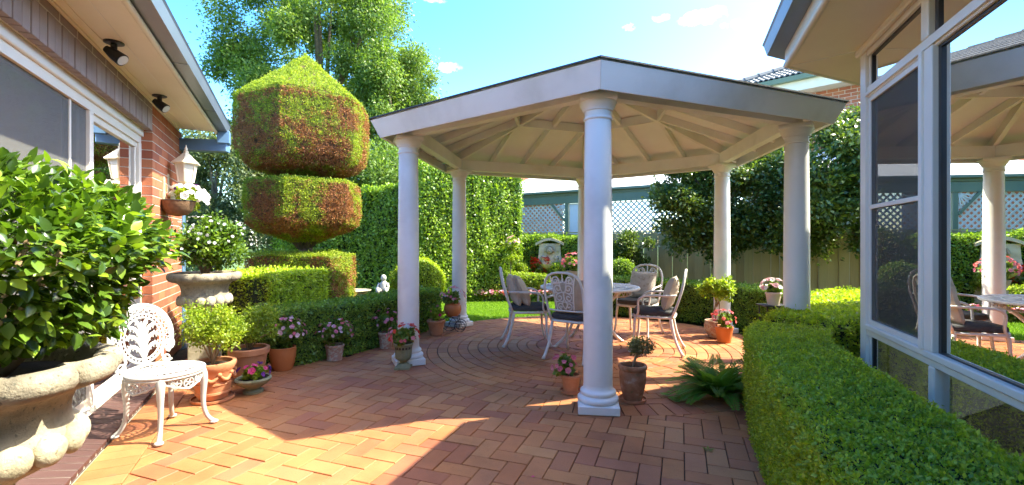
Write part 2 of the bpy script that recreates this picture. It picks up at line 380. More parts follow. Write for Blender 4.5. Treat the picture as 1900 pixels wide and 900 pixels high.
def arc(c, r, a0, a1, n, plane='xz'):
    out = []
    rx, ry = (r, r) if isinstance(r, (int, float)) else r
    for i in range(n + 1):
        a = R(a0 + (a1 - a0) * i / n); p, q = c[0] + rx * math.cos(a), c[1] + ry * math.sin(a)
        out.append((p, q))
    return out

# ------------------------------------------------------------------ foliage helpers
def tris_of(V, F):
    t = []
    for f in F:
        for k in range(1, len(f) - 1): t.append((f[0], f[k], f[k + 1]))
    return np.array(V, float), np.array(t, int)
def sample(V, F, n=None, dens=None, cull=None, seed=0):
    g = np.random.default_rng(seed); V, T = tris_of(V, F)
    a, b, c = V[T[:, 0]], V[T[:, 1]], V[T[:, 2]]; cr = np.cross(b - a, c - a); ar = np.linalg.norm(cr, axis=1) / 2
    nr = cr / np.maximum(1e-9, 2 * ar)[:, None]
    w = ar.copy()
    if cull is not None:
        v = np.array(cull) - (a + b + c) / 3; v /= np.linalg.norm(v, axis=1)[:, None]
        w *= np.where((v * nr).sum(1) > -.25, 1, .3)
    if n is None: n = int(dens * w.sum())
    i = g.choice(len(T), n, p=w / w.sum()); r1 = np.sqrt(g.random(n))[:, None]; r2 = g.random(n)[:, None]
    return a[i] * (1 - r1) + b[i] * r1 * (1 - r2) + c[i] * r1 * r2, nr[i]
def unit(a): return a / np.maximum(1e-9, np.linalg.norm(a, axis=1))[:, None]
def leafmesh(name, P, D, N, L, wid, mat, parent, tone=None, fold=.12, g=None):
    """one quad per leaf"""
    n = len(P); g = g or np.random.default_rng(1); D = unit(D); S = unit(np.cross(D, N)); N = np.cross(S, D)
    L = np.broadcast_to(np.asarray(L, float), (n,))[:, None]; w = L * wid
    V = np.empty((n, 4, 3)); V[:, 0] = P; V[:, 1] = P + D * L * .48 + S * w / 2 + N * w * fold
    V[:, 2] = P + D * L - N * L * .08; V[:, 3] = P + D * L * .48 - S * w / 2 + N * w * fold
    me = bpy.data.meshes.new(name); me.vertices.add(n * 4); me.vertices.foreach_set('co', V.ravel())
    me.loops.add(n * 4); me.loops.foreach_set('vertex_index', np.arange(n * 4, dtype=np.int32))
    me.polygons.add(n); me.polygons.foreach_set('loop_start', np.arange(0, n * 4, 4, dtype=np.int32))
    at = me.attributes.new('tone', 'FLOAT', 'POINT')
    tone = g.random(n) if tone is None else tone
    at.data.foreach_set('value', np.repeat(tone, 4).astype(np.float32)); me.update()
    return link(name, me, mat, parent)
def world_of(parent):
    return np.array(parent.location) if parent else np.zeros(3)
def foliage(V, F, size, cover, mat, parent, depth=.05, wid=.6, up=.25, rnd=.7, inner='green_inner', seed=1, name='foliage', ref=3.0, out=.012, shrink=None, tonepow=1.0, dry=None, tuft=(11, .016), sprout=.03):
    """leafy skin on a closed shape V,F (parent local coords, parent unrotated) and a dark core inside it"""
    g = np.random.default_rng(seed); off = world_of(parent)
    Va = np.array(V, float); ctr = Va.mean(0) + off
    dist = np.linalg.norm(Va + off - np.array(CAM), axis=1).min()
    s = size * max(1.0, dist / ref) ** .85
    dens = cover / (.5 * s * s * wid)
    P, N = sample(V, F, dens=dens, cull=np.array(CAM) - off, seed=seed)
    n = len(P); k = g.random(n)
    D = unit(N * .5 + g.normal(0, rnd, (n, 3)) + np.array((0, 0, up * .6)))
    NN = unit(N * 1.5 + g.normal(0, .5, (n, 3)) + np.array((0, 0, .12)))
    if tuft:
        tn = np.array([mnoise.noise(Vector(p) * tuft[0]) for p in (P + off).tolist()]) * .7 + np.array([mnoise.noise(Vector(p) * tuft[0] * 2.7) for p in (P + off).tolist()]) * .5
        kp = tn + g.normal(0, .12, n) > -.42
        P, N, D, NN, k, tn = P[kp], N[kp], D[kp], NN[kp], k[kp], tn[kp]; n = len(P)
        P = P + N * (tn * tuft[1])[:, None]
    P = P - N * (depth * (k ** 1.6))[:, None] + N * out * g.normal(0, 1, n)[:, None] * .6
    L = s * g.uniform(.55, 1.3, n); sp_ = g.random(n) < sprout; L = np.where(sp_, L * 1.3, L); P = P + N * (sp_ * s * g.uniform(.3, 1.6, n))[:, None]
    tone = g.random(n) ** tonepow
    if tuft: tone = np.clip(tone * .75 + .25 * (tn + .5), 0, 1)
    if dry:
        nz = np.array([.7 * mnoise.noise(Vector(p) * 2.4 + Vector((seed, 0, 0))) + .6 * mnoise.noise(Vector(p) * 7) for p in P])
        dm = (nz + g.normal(0, .22, n) - np.maximum(0, N[:, 2]) * 1.6 > -.05)
        stuff(leafmesh('dry_foliage', P[dm], D[dm], NN[dm], L[dm], wid, dry, parent, tone[dm], g=g)); k_ = ~dm
        P, D, NN, L, tone = P[k_], D[k_], NN[k_], L[k_], tone[k_]
    o = stuff(leafmesh(name, P, D, NN, L, wid, mat, parent, tone, g=g))
    if inner:  # solid inset shell added to block light between the leaves
        me = bpy.data.meshes.new('leaf_core'); me.from_pydata([tuple(v) for v in V], [], [tuple(f) for f in F]); me.update()
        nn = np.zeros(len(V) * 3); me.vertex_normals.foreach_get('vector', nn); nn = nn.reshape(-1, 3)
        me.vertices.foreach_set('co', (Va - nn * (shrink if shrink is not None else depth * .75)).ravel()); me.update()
        link('leaf_core', me, inner, parent)
    return o
def lumpy(V, amp, sc, seed=0):
    return [tuple(Vector(v) + Vector(mnoise.noise_vector(Vector(v) * sc + Vector((seed * 7.3, 1.7, seed)))) * amp) for v in V]
def sweep_shape(st, off=(0, 0, 0), rnd=.035, amp=.012, seed=0, z0=0.0):
    """st: stations (x, y, left half width, right half width, height); rounded box section"""
    st = [np.array(s, float) for s in st]; out = [st[0]]
    for a, b in zip(st, st[1:]):
        k = max(1, int(np.linalg.norm((b - a)[:2]) / .09)); out += [a + (b - a) * i / k for i in range(1, k + 1)]
    V = []; m = len(out); ns = None
    for i, s in enumerate(out):
        t = out[min(m - 1, i + 1)][:2] - out[max(0, i - 1)][:2]; t /= np.linalg.norm(t); lf = np.array((-t[1], t[0]))
        l, r, h = s[2], s[3], s[4]
        e = rnd * (.6 if i in (0, m - 1) else 0); l -= e; r -= e; h -= e
        sec = [(l, z0)] + [(l, z0 + (h - z0) * f) for f in (.2, .4, .6, .8)] + [(l, h - rnd), (l - rnd * .35, h - rnd * .3), (l - rnd, h)]
        kk = max(2, int((l + r) / .09))
        sec += [(l - rnd + (-(r - rnd) - (l - rnd)) * j / kk, h) for j in range(1, kk)] if i == 0 else [(l - rnd + (-(r - rnd) - (l - rnd)) * j / ns, h) for j in range(1, ns)]
        if i == 0: ns = kk
        sec += [(-(r - rnd), h), (-(r - rnd * .35), h - rnd * .3), (-r, h - rnd)] + [(-r, z0 + (h - z0) * f) for f in (.8, .6, .4, .2)] + [(-r, z0)]
        q = len(sec)
        for w, z in sec: V.append((s[0] + lf[0] * w - off[0], s[1] + lf[1] * w - off[1], z - off[2]))
    F = [(i * q + j, i * q + j + 1, (i + 1) * q + j + 1, (i + 1) * q + j) for i in range(m - 1) for j in range(q - 1)]
    F += [tuple(range(q))[::-1], tuple(range((m - 1) * q, m * q))]
    return lumpy(V, amp, 4.0, seed), F
def hedge(name, label, st, size=.017, cover=2.6, mat='l_box', depth=.05, seed=1, rnd=.035, group=None, amp=.012, cat='hedge', **kw):
    loc = (st[0][0], st[0][1], 0); t = thing(name, label, cat, loc, 0, group)
    V, F = sweep_shape(st, loc, rnd, amp, seed)
    foliage(V, F, size, cover, mat, t, depth, seed=seed, **kw); return t
def ball_shape(c, r, n=26, m=16, amp=.02, sc=3, seed=0):
    b = MB(); b.ball(c, r, n, m); return lumpy(b.v, amp, sc, seed), b.f
def clumps(t, cl, n, size, mat, wid=.5, seed=1, shell=.55, name='foliage', up=.1, droop=0.0):
    """leaves through a list of ellipsoids (cx,cy,cz,rx,ry,rz), local coords"""
    g = np.random.default_rng(seed); cl = np.array(cl, float)
    wt = (cl[:, 3] * cl[:, 4] + cl[:, 4] * cl[:, 5] + cl[:, 3] * cl[:, 5]); i = g.choice(len(cl), n, p=wt / wt.sum())
    d = unit(g.normal(0, 1, (n, 3))); rr = np.abs(g.normal(shell + (1 - shell) * .55, .30, n))
    P = cl[i, :3] + d * cl[i, 3:] * rr[:, None]
    D = unit(d * .7 + g.normal(0, .7, (n, 3)) + np.array((0, 0, up - droop))); N = unit(d * .6 + g.normal(0, .6, (n, 3)) + np.array((0, 0, .6)))
    tone = np.clip(g.random(n) * .75 + (g.random(len(cl)) * .25)[i], 0, 1)
    return stuff(leafmesh(name, P, D, N, size * g.uniform(.6, 1.3, n), wid, mat, t, tone, g=g))

# ================================================================== the setting
GC = (0.93, 5.63)                      # centre of the pavilion and of the paving rings
def sheet(name, poly, z, mat):
    b = MB(); b.add([(x, y, z) for x, y in poly], [tuple(range(len(poly)))]); return tag(b.obj(name, mat), kind='structure')
sheet('ground', [(-300, -300), (300, -300), (300, 300), (-300, 300)], -.062, 'ground')
sheet('garden_bed', [(-6, 4.3), (-2.2, 4.3), (-1.35, 6.2), (-.9, 7.25), (-1.4, 7.6), (-4, 9.0), (-6, 9.2)], -.03, 'mulch')
sheet('lawn', [(-4, 9.0), (-1.4, 7.6), (-.9, 7.25), (0.2, 7.7), (1.4, 7.8), (1.7, 9.6), (-.9, 9.8), (-4, 10)], -.02, 'lawn')
sheet('flower_bed', [(-4, 10.02), (-.9, 9.82), (1.7, 9.62), (2.2, 8.6), (3.6, 7.2), (4.0, 5.6), (2.7, 4.2), (1.9, 3.4), (1.3, 1.6), (2.0, 1.6), (6, 4.6), (7, 7.2), (.1, 11.8), (-4, 11.8)], -.034, 'mulch')
# ---- patio: sand bed, rings of pavers under the pavilion, herringbone in front
LW = (-2.289, 2.41); LD = (-.4305, .9026); LN = (.9026, .4305)    # edge of the paving along the left house
def LP(s, w, z=0): return Vector((LW[0] + LD[0] * s - LN[0] * w, LW[1] + LD[1] * s - LN[1] * w, z))
PATIO = [tuple(LP(-3.2, 0)[:2]), tuple(LP(2.75, 0)[:2]), (-2.75, 4.72), (-2.25, 4.62), (-1.85, 5.15), (-1.5, 5.85), (-1.25, 6.55), (-1.05, 7.05), GC, (2.6, 4.25), (2.12, 3.75), (1.86, 3.4), (1.45, 2.4), (.75, .6), (.3, -.3)]
RO = 2.285
pb = MB()
pb.prism(PATIO, -.06, -.014)
pb.prism([(GC[0] + RO * math.cos(2 * math.pi * i / 72), GC[1] + RO * math.sin(2 * math.pi * i / 72)) for i in range(72)], -.058, -.0155)
patio = tag(pb.obj('patio', 'joint'), kind='structure')
pavers = []
def clip(poly, px, py, nx, ny):
    """keep the side where (p - P).n > 0"""
    out = []; n = len(poly)
    for i in range(n):
        a, b = poly[i], poly[(i + 1) % n]; da = (a[0] - px) * nx + (a[1] - py) * ny; db = (b[0] - px) * nx + (b[1] - py) * ny
        if da >= 0: out.append(a)
        if da * db < 0: t = da / (da - db); out.append((a[0] + (b[0] - a[0]) * t, a[1] + (b[1] - a[1]) * t))
    return out
def area(p): return abs(sum(p[i][0] * p[(i + 1) % len(p)][1] - p[(i + 1) % len(p)][0] * p[i][1] for i in range(len(p)))) / 2
def inside(poly, x, y):
    r = False; n = len(poly)
    for i in range(n):
        a, b = poly[i], poly[(i + 1) % n]
        if (a[1] > y) != (b[1] > y) and x < (b[0] - a[0]) * (y - a[1]) / (b[1] - a[1]) + a[0]: r = not r
    return r
# rings
JT = .005
r = RO - .235; edges = [(RO, RO - .232)]
while r > .12: edges.append((r, r - .1105)); r -= .1185
for k, (ro, ri) in enumerate(edges):
    rm = (ro + ri) / 2; L = .118 if k == 0 else .2345
    n = max(4, round(2 * math.pi * rm / L)); ph = random.random()
    for i in range(n):
        a0 = 2 * math.pi * (i + ph) / n; a1 = 2 * math.pi * (i + 1 + ph) / n; ja = JT / 2 / rm * 1.2
        mid = (a0 + a1) / 2
        P = [(GC[0] + q * math.cos(a), GC[1] + q * math.sin(a)) for q, a in ((ri, a0 + ja), (ro, a0 + ja), (ro, mid), (ro, a1 - ja), (ri, a1 - ja), (ri, mid))]
        pavers.append(P)
pavers.append([(GC[0] + .1 * math.cos(2 * math.pi * i / 12), GC[1] + .1 * math.sin(2 * math.pi * i / 12)) for i in range(12)])
# soldier course along the left house
pw = .1185
for i in range(-26, 24):
    s0, s1 = i * pw + JT / 2, (i + 1) * pw - JT / 2
    pavers.append([tuple(LP(s, -w)[:2]) for s, w in ((s0, .004), (s1, .004), (s1, .232), (s0, .232))])
# herringbone
ha = R(20); e1 = (math.cos(ha), -math.sin(ha)); e2 = (math.sin(ha), math.cos(ha)); o0 = (.31, 2.52)
for i in range(-40, 40):
    for j in range(-40, 40):
        k = (i - j) % 4
        if k == 0: c = (i, j, i + 2, j + 1)
        elif k == 3: c = (i, j, i + 1, j + 2)
        else: continue
        x0, y0, x1, y1 = c[0] * pw + JT / 2, c[1] * pw + JT / 2, c[2] * pw - JT / 2, c[3] * pw - JT / 2
        P = [(o0[0] + e1[0] * x + e2[0] * y, o0[1] + e1[1] * x + e2[1] * y) for x, y in ((x0, y0), (x1, y0), (x1, y1), (x0, y1))]
        mx = sum(p[0] for p in P) / 4; my = sum(p[1] for p in P) / 4
        if not inside(PATIO, mx, my): continue
        P = clip(P, LW[0] + LN[0] * .236, LW[1] + LN[1] * .236, LN[0], LN[1])
        if len(P) < 3: continue
        dx, dy = mx - GC[0], my - GC[1]; l = math.hypot(dx, dy)
        if l < RO + .3: P = clip(P, GC[0] + dx / l * (RO + .004), GC[1] + dy / l * (RO + .004), dx / l, dy / l)
        if len(P) < 3 or area(P) < .0012: continue
        pavers.append(P)
def seen(P):
    x = sum(p[0] for p in P) / len(P); y = sum(p[1] for p in P) / len(P)
    if y < .5 or abs(x / y) > 1.15 or 1.25 / y > .55: return 0
    return area(P) / (x * x + y * y + 1.56) ** 1.5
pavers.sort(key=seen, reverse=True)
rest = MB()
for i, P in enumerate(pavers):
    dz = random.uniform(-.003, .0012)
    if i < 300: b = MB(); b.prism(P, -.05, dz, .0035); b.obj('paver', 'paver_obj', patio)
    else: rest.prism(P, -.05, dz, .0035)
stuff(rest.obj('paver_field', 'paver_island', patio))
# grass on the lawn
g = np.random.default_rng(3); n = 52000
X = g.uniform(-2.6, 1.6, n); Y = g.uniform(7.3, 9.8, n)
keep = ((X - GC[0]) ** 2 + (Y - GC[1]) ** 2 > 2.33 ** 2) & (Y > 7.25 + np.maximum(0, -X - .9) * .55); X, Y = X[keep], Y[keep]; n = len(X)
P = np.stack([X, Y, np.full(n, -.02)], 1)
tag(leafmesh('lawn_grass', P, g.normal(0, .35, (n, 3)) + np.array((0, 0, 1.)), g.normal(0, 1, (n, 3)), g.uniform(.03, .055, n), .16, 'l_grass', None, g=g), 'bright green mown grass beside the ring of red pavers', 'grass', kind='stuff')

# ================================================================== pavilion
gz = thing('garden_pavilion', 'white hexagonal garden pavilion with six round columns and exposed rafters', 'pavilion', (GC[0], GC[1], 0))
AN = [R(-97.5 + 60 * k) for k in range(6)]
def pol(r, a, z=0): return Vector((r * math.cos(a), r * math.sin(a), z))
C30 = math.cos(R(30)); TP = math.tan(R(20)); RE = 2.55
def zr(dn): return 2.475 + (RE * C30 - dn) * TP          # underside of the roof lining
for a in AN:
    c = pol(2.17, a); ax = (pol(1, a), pol(1, a + math.pi / 2), Vector((0, 0, 1)))
    b = MB(); b.lathe([(.108, .17), (.1095, .6), (.108, 1.1), (.104, 1.6), (.098, 2.15), (.098, 2.19)], 32, c)
    col = b.obj('column', 'white', gz, angle=40)
    b = MB(); b.cbox(c + Vector((0, 0, .032)), (.30, .30, .064), ax, .006); b.obj('plinth', 'white', col)
    b = MB(); b.lathe([(.142, .063), (.150, .072), (.153, .085), (.150, .098), (.142, .107), (.130, .110), (.126, .118), (.131, .125), (.134, .135), (.131, .146), (.122, .153), (.115, .158), (.110, .172), (.1085, .19)], 36, c); b.obj('base_moulding', 'white', col, angle=50)
    b = MB(); b.lathe([(.098, 2.16), (.106, 2.164), (.109, 2.172), (.106, 2.18), (.1, 2.184), (.1, 2.225), (.112, 2.23), (.113, 2.24), (.118, 2.25), (.13, 2.268), (.137, 2.285), (.139, 2.298)], 36, c); b.cbox(c + Vector((0, 0, 2.317)), (.27, .27, .04), ax, .004); b.obj('capital', 'white', col, angle=50)
for k in range(6):
    a, a2 = AN[k], AN[(k + 1) % 6]; am = a + R(30)
    nrm = pol(1, am); tg = pol(1, am + math.pi / 2)
    p, q = pol(2.17, a), pol(2.17, a2)
    b = MB(); z0, z1 = 2.338, 2.49
    for off, s in ((0, 1),):
        h = .045; poly = []
        for rr in (2.17 + h / C30, 2.17 - h / C30): poly.append((rr, rr))
        A0, A1 = pol(poly[0][0], a), pol(poly[0][0], a2); B0, B1 = pol(poly[1][0], a), pol(poly[1][0], a2)
        e = tg * .0015
        b.prism([tuple((A0 + e)[:2]), tuple((A1 - e)[:2]), tuple((B1 - e)[:2]), tuple((B0 + e)[:2])], z0, z1)
    b.obj('beam', 'white', gz)
    # hip rafter from the eave to the crown
    b = MB(); r0, r1 = 2.42, .06
    def hz(r): return zr(r * C30)
    dpt = .13
    v = []
    for r in (r0, r1):
        sd = pol(.025, a + math.pi / 2)
        for dz in (-dpt, -.004):
            v += [pol(r, a, hz(r) + dz) - sd, pol(r, a, hz(r) + dz) + sd]
    b.add(v, [(0, 1, 3, 2), (4, 6, 7, 5), (0, 4, 5, 1), (2, 3, 7, 6), (0, 2, 6, 4), (1, 5, 7, 3)]); b.obj('hip_rafter', 'white', gz)
    # common and jack rafters square to the eave
    for t, dn1 in ((-.53, .93), (0, .1), (.53, .93)):
        b = MB(); v = []; sd = tg * .0225
        for dn in (2.12, dn1):
            for dz in (-.10, -.003):
                q0 = nrm * dn + tg * t + Vector((0, 0, zr(dn) + dz)); v += [q0 - sd, q0 + sd]
        b.add(v, [(0, 1, 3, 2), (4, 6, 7, 5), (0, 4, 5, 1), (2, 3, 7, 6), (0, 2, 6, 4), (1, 5, 7, 3)]); b.obj('rafter', 'white', gz)
    # purlin ring
    dn = 1.05 * C30; z = zr(dn) - .065
    b = MB(); b.beam(nrm * dn - tg * .50 + Vector((0, 0, z)), nrm * dn + tg * .50 + Vector((0, 0, z)), .04, .115); b.obj('purlin', 'white', gz)
    # ceiling lining, shingle courses and fascia
    E0, E1 = pol(RE - .02, a), pol(RE - .02, a2); top = zr(0)
    def rz_(pt): return zr(pt.dot(nrm))
    b = MB(); v = [Vector((E0.x, E0.y, rz_(E0))), Vector((E1.x, E1.y, rz_(E1))), Vector((0, 0, top))]
    b.add(v + [x + Vector((0, 0, .018)) for x in v], [(0, 2, 1), (3, 4, 5), (0, 1, 4, 3), (1, 2, 5, 4), (2, 0, 3, 5)]); b.obj('ceiling_panel', 'ceilwhite', gz)
    nc = 11; DN = (RE + .018) * C30
    for i in range(nc):
        d0, d1 = DN * (1 - i / nc), max(.02, DN * (1 - (i + 1.25) / nc)); w0, w1 = d0 * math.tan(R(30)), d1 * math.tan(R(30))
        b = MB(); v = []
        for d, w, hh in ((d0, w0, .032), (d1, w1, .021)):
            for s in (-1, 1): v.append(nrm * d + tg * w * s + Vector((0, 0, zr(d) + hh)))
        v += [x - Vector((0, 0, .0115 if i2 < 2 else .001)) for i2, x in enumerate(v)]
        b.add(v, [(0, 1, 3, 2), (4, 6, 7, 5), (0, 4, 5, 1), (2, 3, 7, 6), (0, 2, 6, 4), (1, 5, 7, 3)]); b.obj('shingle_course', 'shingle', gz)
    ft, fb = RE * C30, 2.455 * C30; zt, zb = 2.478, 2.312
    b = MB(); v = []
    for d, z, rr in ((ft, zt, RE), (fb, zb, 2.455)):
        for inn in (0, .028):
            for s in (-1, 1): v.append(nrm * (d - inn) + tg * ((d - inn) * math.tan(R(30)) - .0008) * s + Vector((0, 0, z + (inn * .3 if z < 2.4 else -.006 * (inn > 0)))))
    b.add(v, [(0, 1, 3, 2), (4, 6, 7, 5), (0, 4, 5, 1), (2, 3, 7, 6), (0, 2, 6, 4), (1, 5, 7, 3)]); b.obj('fascia', 'white', gz)
b = MB(); b.lathe([(.03, zr(0) - .26), (.07, zr(0) - .24), (.075, zr(0) - .05)], 6); b.obj('crown_block', 'white', gz)
b = MB(); b.lathe([(.09, zr(0) + .0), (.06, zr(0) + .06), (.02, zr(0) + .09)], 12); b.obj('roof_cap', 'shingle', gz)

# ================================================================== left house
lh = thing('brick_house', 'red brick house with wide sliding windows, cream eaves and blue gutter', 'house', tuple(LP(0, .2)))
def l3(s, w, z): return LP(s, w, z) - lh.location
LAX = (Vector((*LD, 0)), Vector((*LN, 0)), Vector((0, 0, 1)))
def lbox(name, s0, s1, w0, w1, z0, z1, mat, parent=lh, ch=0):
    b = MB(); c = l3((s0 + s1) / 2, (w0 + w1) / 2, (z0 + z1) / 2); sz = (abs(s1 - s0), abs(w1 - w0), abs(z1 - z0))
    b.cbox(c, sz, LAX, ch) if ch else b.box(c, sz, LAX)
    return b.obj(name, mat, parent)
S0, S1 = 2.22, 3.50
wl_ = lbox('wall', S0 + .004, S1 - .004, .1535, .40, 0, 2.55, 'mortar')
for c in range(30):
    z0 = .002 + c * .0848
    if z0 > 2.5: break
    s = S0 - (.12 if c % 2 else 0)
    while s < S1 - .02:
        a, e = max(s, S0), min(s + .23, S1)
        if e - a > .03: lbox('brick', a, e, .150, .262, z0, min(z0 + .076, 2.555), 'brick_obj', wl_, .002)
        s += .24
wl2 = lbox('lintel', -4.5, S0 + .003, .1525, .34, 2.302, 2.555, 'mortar')
i = 0; s = S0 - .088
while s > -4.4:
    lbox('brick', s, s + .0735, .148 - .003 * (i % 2), .2, 2.296, 2.487, 'soldier', wl2, .002); s -= .0865; i += 1
s = S0 - .24
while s > -4.4: lbox('brick', s, s + .23, .152, .2, 2.496, 2.556, 'soldier', wl2, .002); s -= .24
# sill of sloping bricks
sill = lbox('sill', -3.4, S0, .012, .30, -.05, .012, 'mortar')
b = MB(); v = [l3(s_, w_, z_) for s_ in (-3.35, S0 - .005) for w_, z_ in ((.004, 0), (.004, .0325), (.222, .0725), (.222, 0))]; b.add(v, [(0, 1, 2, 3), (7, 6, 5, 4), (0, 4, 5, 1), (1, 5, 6, 2), (2, 6, 7, 3), (3, 7, 4, 0)]); b.obj('mortar_bed', 'mortar', sill)
s = -3.3
while s < S0 - .08:
    b = MB(); p0 = l3(s + .038, .002, .012); p1 = l3(s + .038, .216, .052)
    b.beam(p0, p1, .076, .05, ch=.003); b.obj('brick', 'sill', sill); s += .0865
# window: frame, two tracks of panes
wf = lbox('window_frame', -4.4, S0 - .004, .235, .30, 2.17, 2.30, 'frame')
lbox('head_moulding', -4.4, S0 - .003, .215, .24, 2.235, 2.302, 'frame', wf, .004)
lbox('bottom_track', -4.4, S0 - .004, .225, .31, .045, .10, 'frame', wf, .004)
lbox('bottom_rail', -4.4, S0 - .05, .26, .285, .10, .165, 'frame', wf, .003)
for s in (-.93, 1.03, S0 - .035, -2.9):
    lbox('mullion', s - .03, s + .032, .232, .302, .09, 2.175, 'frame', wf, .004)
for s in (1.075, 2.115): lbox('sash_stile', s - .012, s + .02, .255, .29, .165, 2.172, 'frame', wf, .003)
lbox('sash_rail', 1.06, 2.16, .252, .291, 2.12, 2.1725, 'frame', wf, .003)
lbox('screen', -.90, 1.0, .256, .258, .165, 2.172, 'screen', wf); lbox('screen', -2.87, -.96, .256, .258, .165, 2.172, 'screen', wf)
for a, e in ((-.90, 1.0), (1.09, 2.11), (-2.87, -.96)): lbox('pane', a, e, .272, .278, .16, 2.172, 'glass_l', wf)
lbox('screen_bar', .72, .745, .250, .256, .165, 2.172, 'frame', wf)
# the room behind
rm = lbox('room_back_wall', -4.4, S1, 2.6, 2.7, 0, 2.5, 'room'); lbox('room_floor', -4.4, S1, .30, 2.6, -.05, .02, 'floor_in', lh); lbox('room_ceiling', -4.4, S1, .3, 2.7, 2.56, 2.6, 'cream', lh)
lbox('side_wall', S1 - .1, S1 - .008, .26, 2.7, 0, 2.55, 'mortar'); lbox('side_wall', -4.5, -4.4, .15, 2.7, 0, 2.55, 'mortar')
b = MB(); v = []; f = []
for i in range(161):
    s = -2.8 + i * .025; w = .52 + .035 * math.sin(i * .9) + .015 * math.sin(i * .37)
    v += [l3(s, w, .05), l3(s, w, 2.2)]
    if i: f.append((2 * i - 2, 2 * i, 2 * i + 1, 2 * i - 1))
b.add(v, f); b.obj('curtain', 'curtain', lh, smooth=True)
# eave
SE = 3.28
lbox('soffit', -4.5, SE, -.22, .165, 2.558, 2.575, 'cream'); lbox('soffit_bead', -4.5, SE - .005, .13, .149, 2.542, 2.5575, 'cream')
b = MB(); b.tube([l3(-4.4 + .1 * i, .085 + .006 * math.sin(i * .7) + .008 * math.sin(i * .23), 2.554) for i in range(77)], .004, 5); b.obj('cable', 'cream', lh, smooth=True)
lbox('soffit_joint', -4.5, SE - .01, -.045, -.04, 2.556, 2.5585, 'frame')
lbox('fascia', -4.5, SE, -.235, -.222, 2.53, 2.66, 'cream', lh, .004)
b = MB(); b.tube([l3(-4.5, -.226, 2.545), l3(SE - .003, -.226, 2.545)], .019, 10); b.obj('fascia_moulding', 'cream', lh, angle=60)
def gutter(name, p0, p1, nv, mat, parent, z0):
    """quad gutter: floor, tall front with a rolled lip; nv points outwards"""
    b = MB(); prof = [(0, .09), (0, 0), (.105, 0), (.125, .07), (.135, .085), (.128, .1), (.115, .096), (.112, .075), (.098, .006), (.006, .006), (.006, .09)]
    n = len(prof); v = [p + nv * x + Vector((0, 0, z0 + z)) for p in (p0, p1) for x, z in prof]
    b.add(v, [(i, (i + 1) % n, n + (i + 1) % n, n + i) for i in range(n)] + [tuple(range(n)), tuple(range(n, 2 * n))[::-1]]); return b.obj(name, mat, parent)
gu = gutter('gutter', l3(-4.5, -.236, 0), l3(SE + .06, -.236, 0), Vector((*LN, 0)), 'gutter', lh, 2.565)
for s in (.95, 2.3): lbox('gutter_joint', s, s + .03, -.236, -.345, 2.562, 2.5655, 'gutter', gu)
v = [l3(-4.5, -.25, 2.66), l3(S1 + .1, -.25, 2.66), l3(S1 + .1, 3.2, 3.9), l3(-4.5, 3.2, 3.9)]
b = MB(); b.add(v + [x + Vector((0, 0, .04)) for x in v], [(0, 3, 2, 1), (4, 5, 6, 7), (0, 1, 5, 4), (1, 2, 6, 5), (2, 3, 7, 6), (3, 0, 4, 7)]); b.obj('roof', 'tile', lh)
v = [l3(SE - .002, -.22, 2.575), l3(SE - .002, .15, 2.575), l3(SE - .002, .15, 2.78), l3(SE - .002, -.22, 2.66)]
b = MB(); b.add(v + [x + Vector((*LD, 0)) * -.02 for x in v], [(0, 1, 2, 3), (7, 6, 5, 4), (0, 4, 5, 1), (1, 5, 6, 2), (2, 6, 7, 3), (3, 7, 4, 0)]); b.obj('eave_end', 'cream', lh)
# downpipe: out of the gutter end, back to the wall, down
dp = thing('downpipe', 'blue square downpipe running from the gutter down the brick corner', 'downpipe', tuple(LP(S1 + .05, .18)))
def d3(s, w, z): return LP(s, w, z) - dp.location
b = MB(); b.cbox((d3(SE + .03, -.30, 2.50)), (.14, .13, .15), LAX, .006); b.obj('outlet', 'bluepipe', dp)
b = MB(); b.beam(d3(SE + .03, -.345, 2.40), d3(SE + .16, .19, 2.40), .12, .14, ch=.006); b.obj('offset_pipe', 'bluepipe', dp)
b = MB(); b.cbox(d3(S1 + .05, .19, 1.2), (.11, .12, 2.46), LAX, .006); b.obj('pipe', 'bluepipe', dp)
for z in (.6, 1.9): b = MB(); b.cbox(d3(S1 + .05, .19, z), (.12, .13, .03), LAX, .003); b.obj('bracket', 'bluepipe', dp)

# ================================================================== right house
W0 = Vector((2.28, 3.0, 0)); U = Vector((math.sin(R(20)), math.cos(R(20)), 0)); NO = Vector((-math.cos(R(20)), math.sin(R(20)), 0))
rh = thing('sunroom', 'cream framed glass sunroom with deep eave and dark gutter beside the clipped hedge', 'house', tuple(W0))
def r3(a, b_, z): return -U * a + NO * b_ + Vector((0, 0, z))      # a towards the viewer, b out of the wall
RAX = (-U, NO, Vector((0, 0, 1)))
def rbox(name, a0, a1, b0, b1, z0, z1, mat, parent=rh, ch=0):
    b = MB(); c = r3((a0 + a1) / 2, (b0 + b1) / 2, (z0 + z1) / 2); sz = (abs(a1 - a0), abs(b1 - b0), abs(z1 - z0))
    b.cbox(c, sz, RAX, ch) if ch else b.box(c, sz, RAX)
    return b.obj(name, mat, parent)
rbox('corner_post', -.02, .07, -.10, .012, -.05, 2.50, 'frame', rh, .004)
TZ0, TZ1, LZ0, LZ1 = 2.165, 2.235, .665, .735
fr = rbox('window_frame', .07, 5.5, -.07, .003, TZ0, TZ1, 'frame', rh, .004)
rbox('transom_bead', .07, 5.5, .003, .016, TZ0 + .012, TZ0 + .03, 'frame', fr)
rbox('sill_rail', .07, 5.5, -.07, .018, LZ0 + .036, LZ1, 'frame', fr, .005); rbox('lower_rail', .07, 5.5, -.07, .006, LZ0, LZ0 + .034, 'frame', fr, .004)
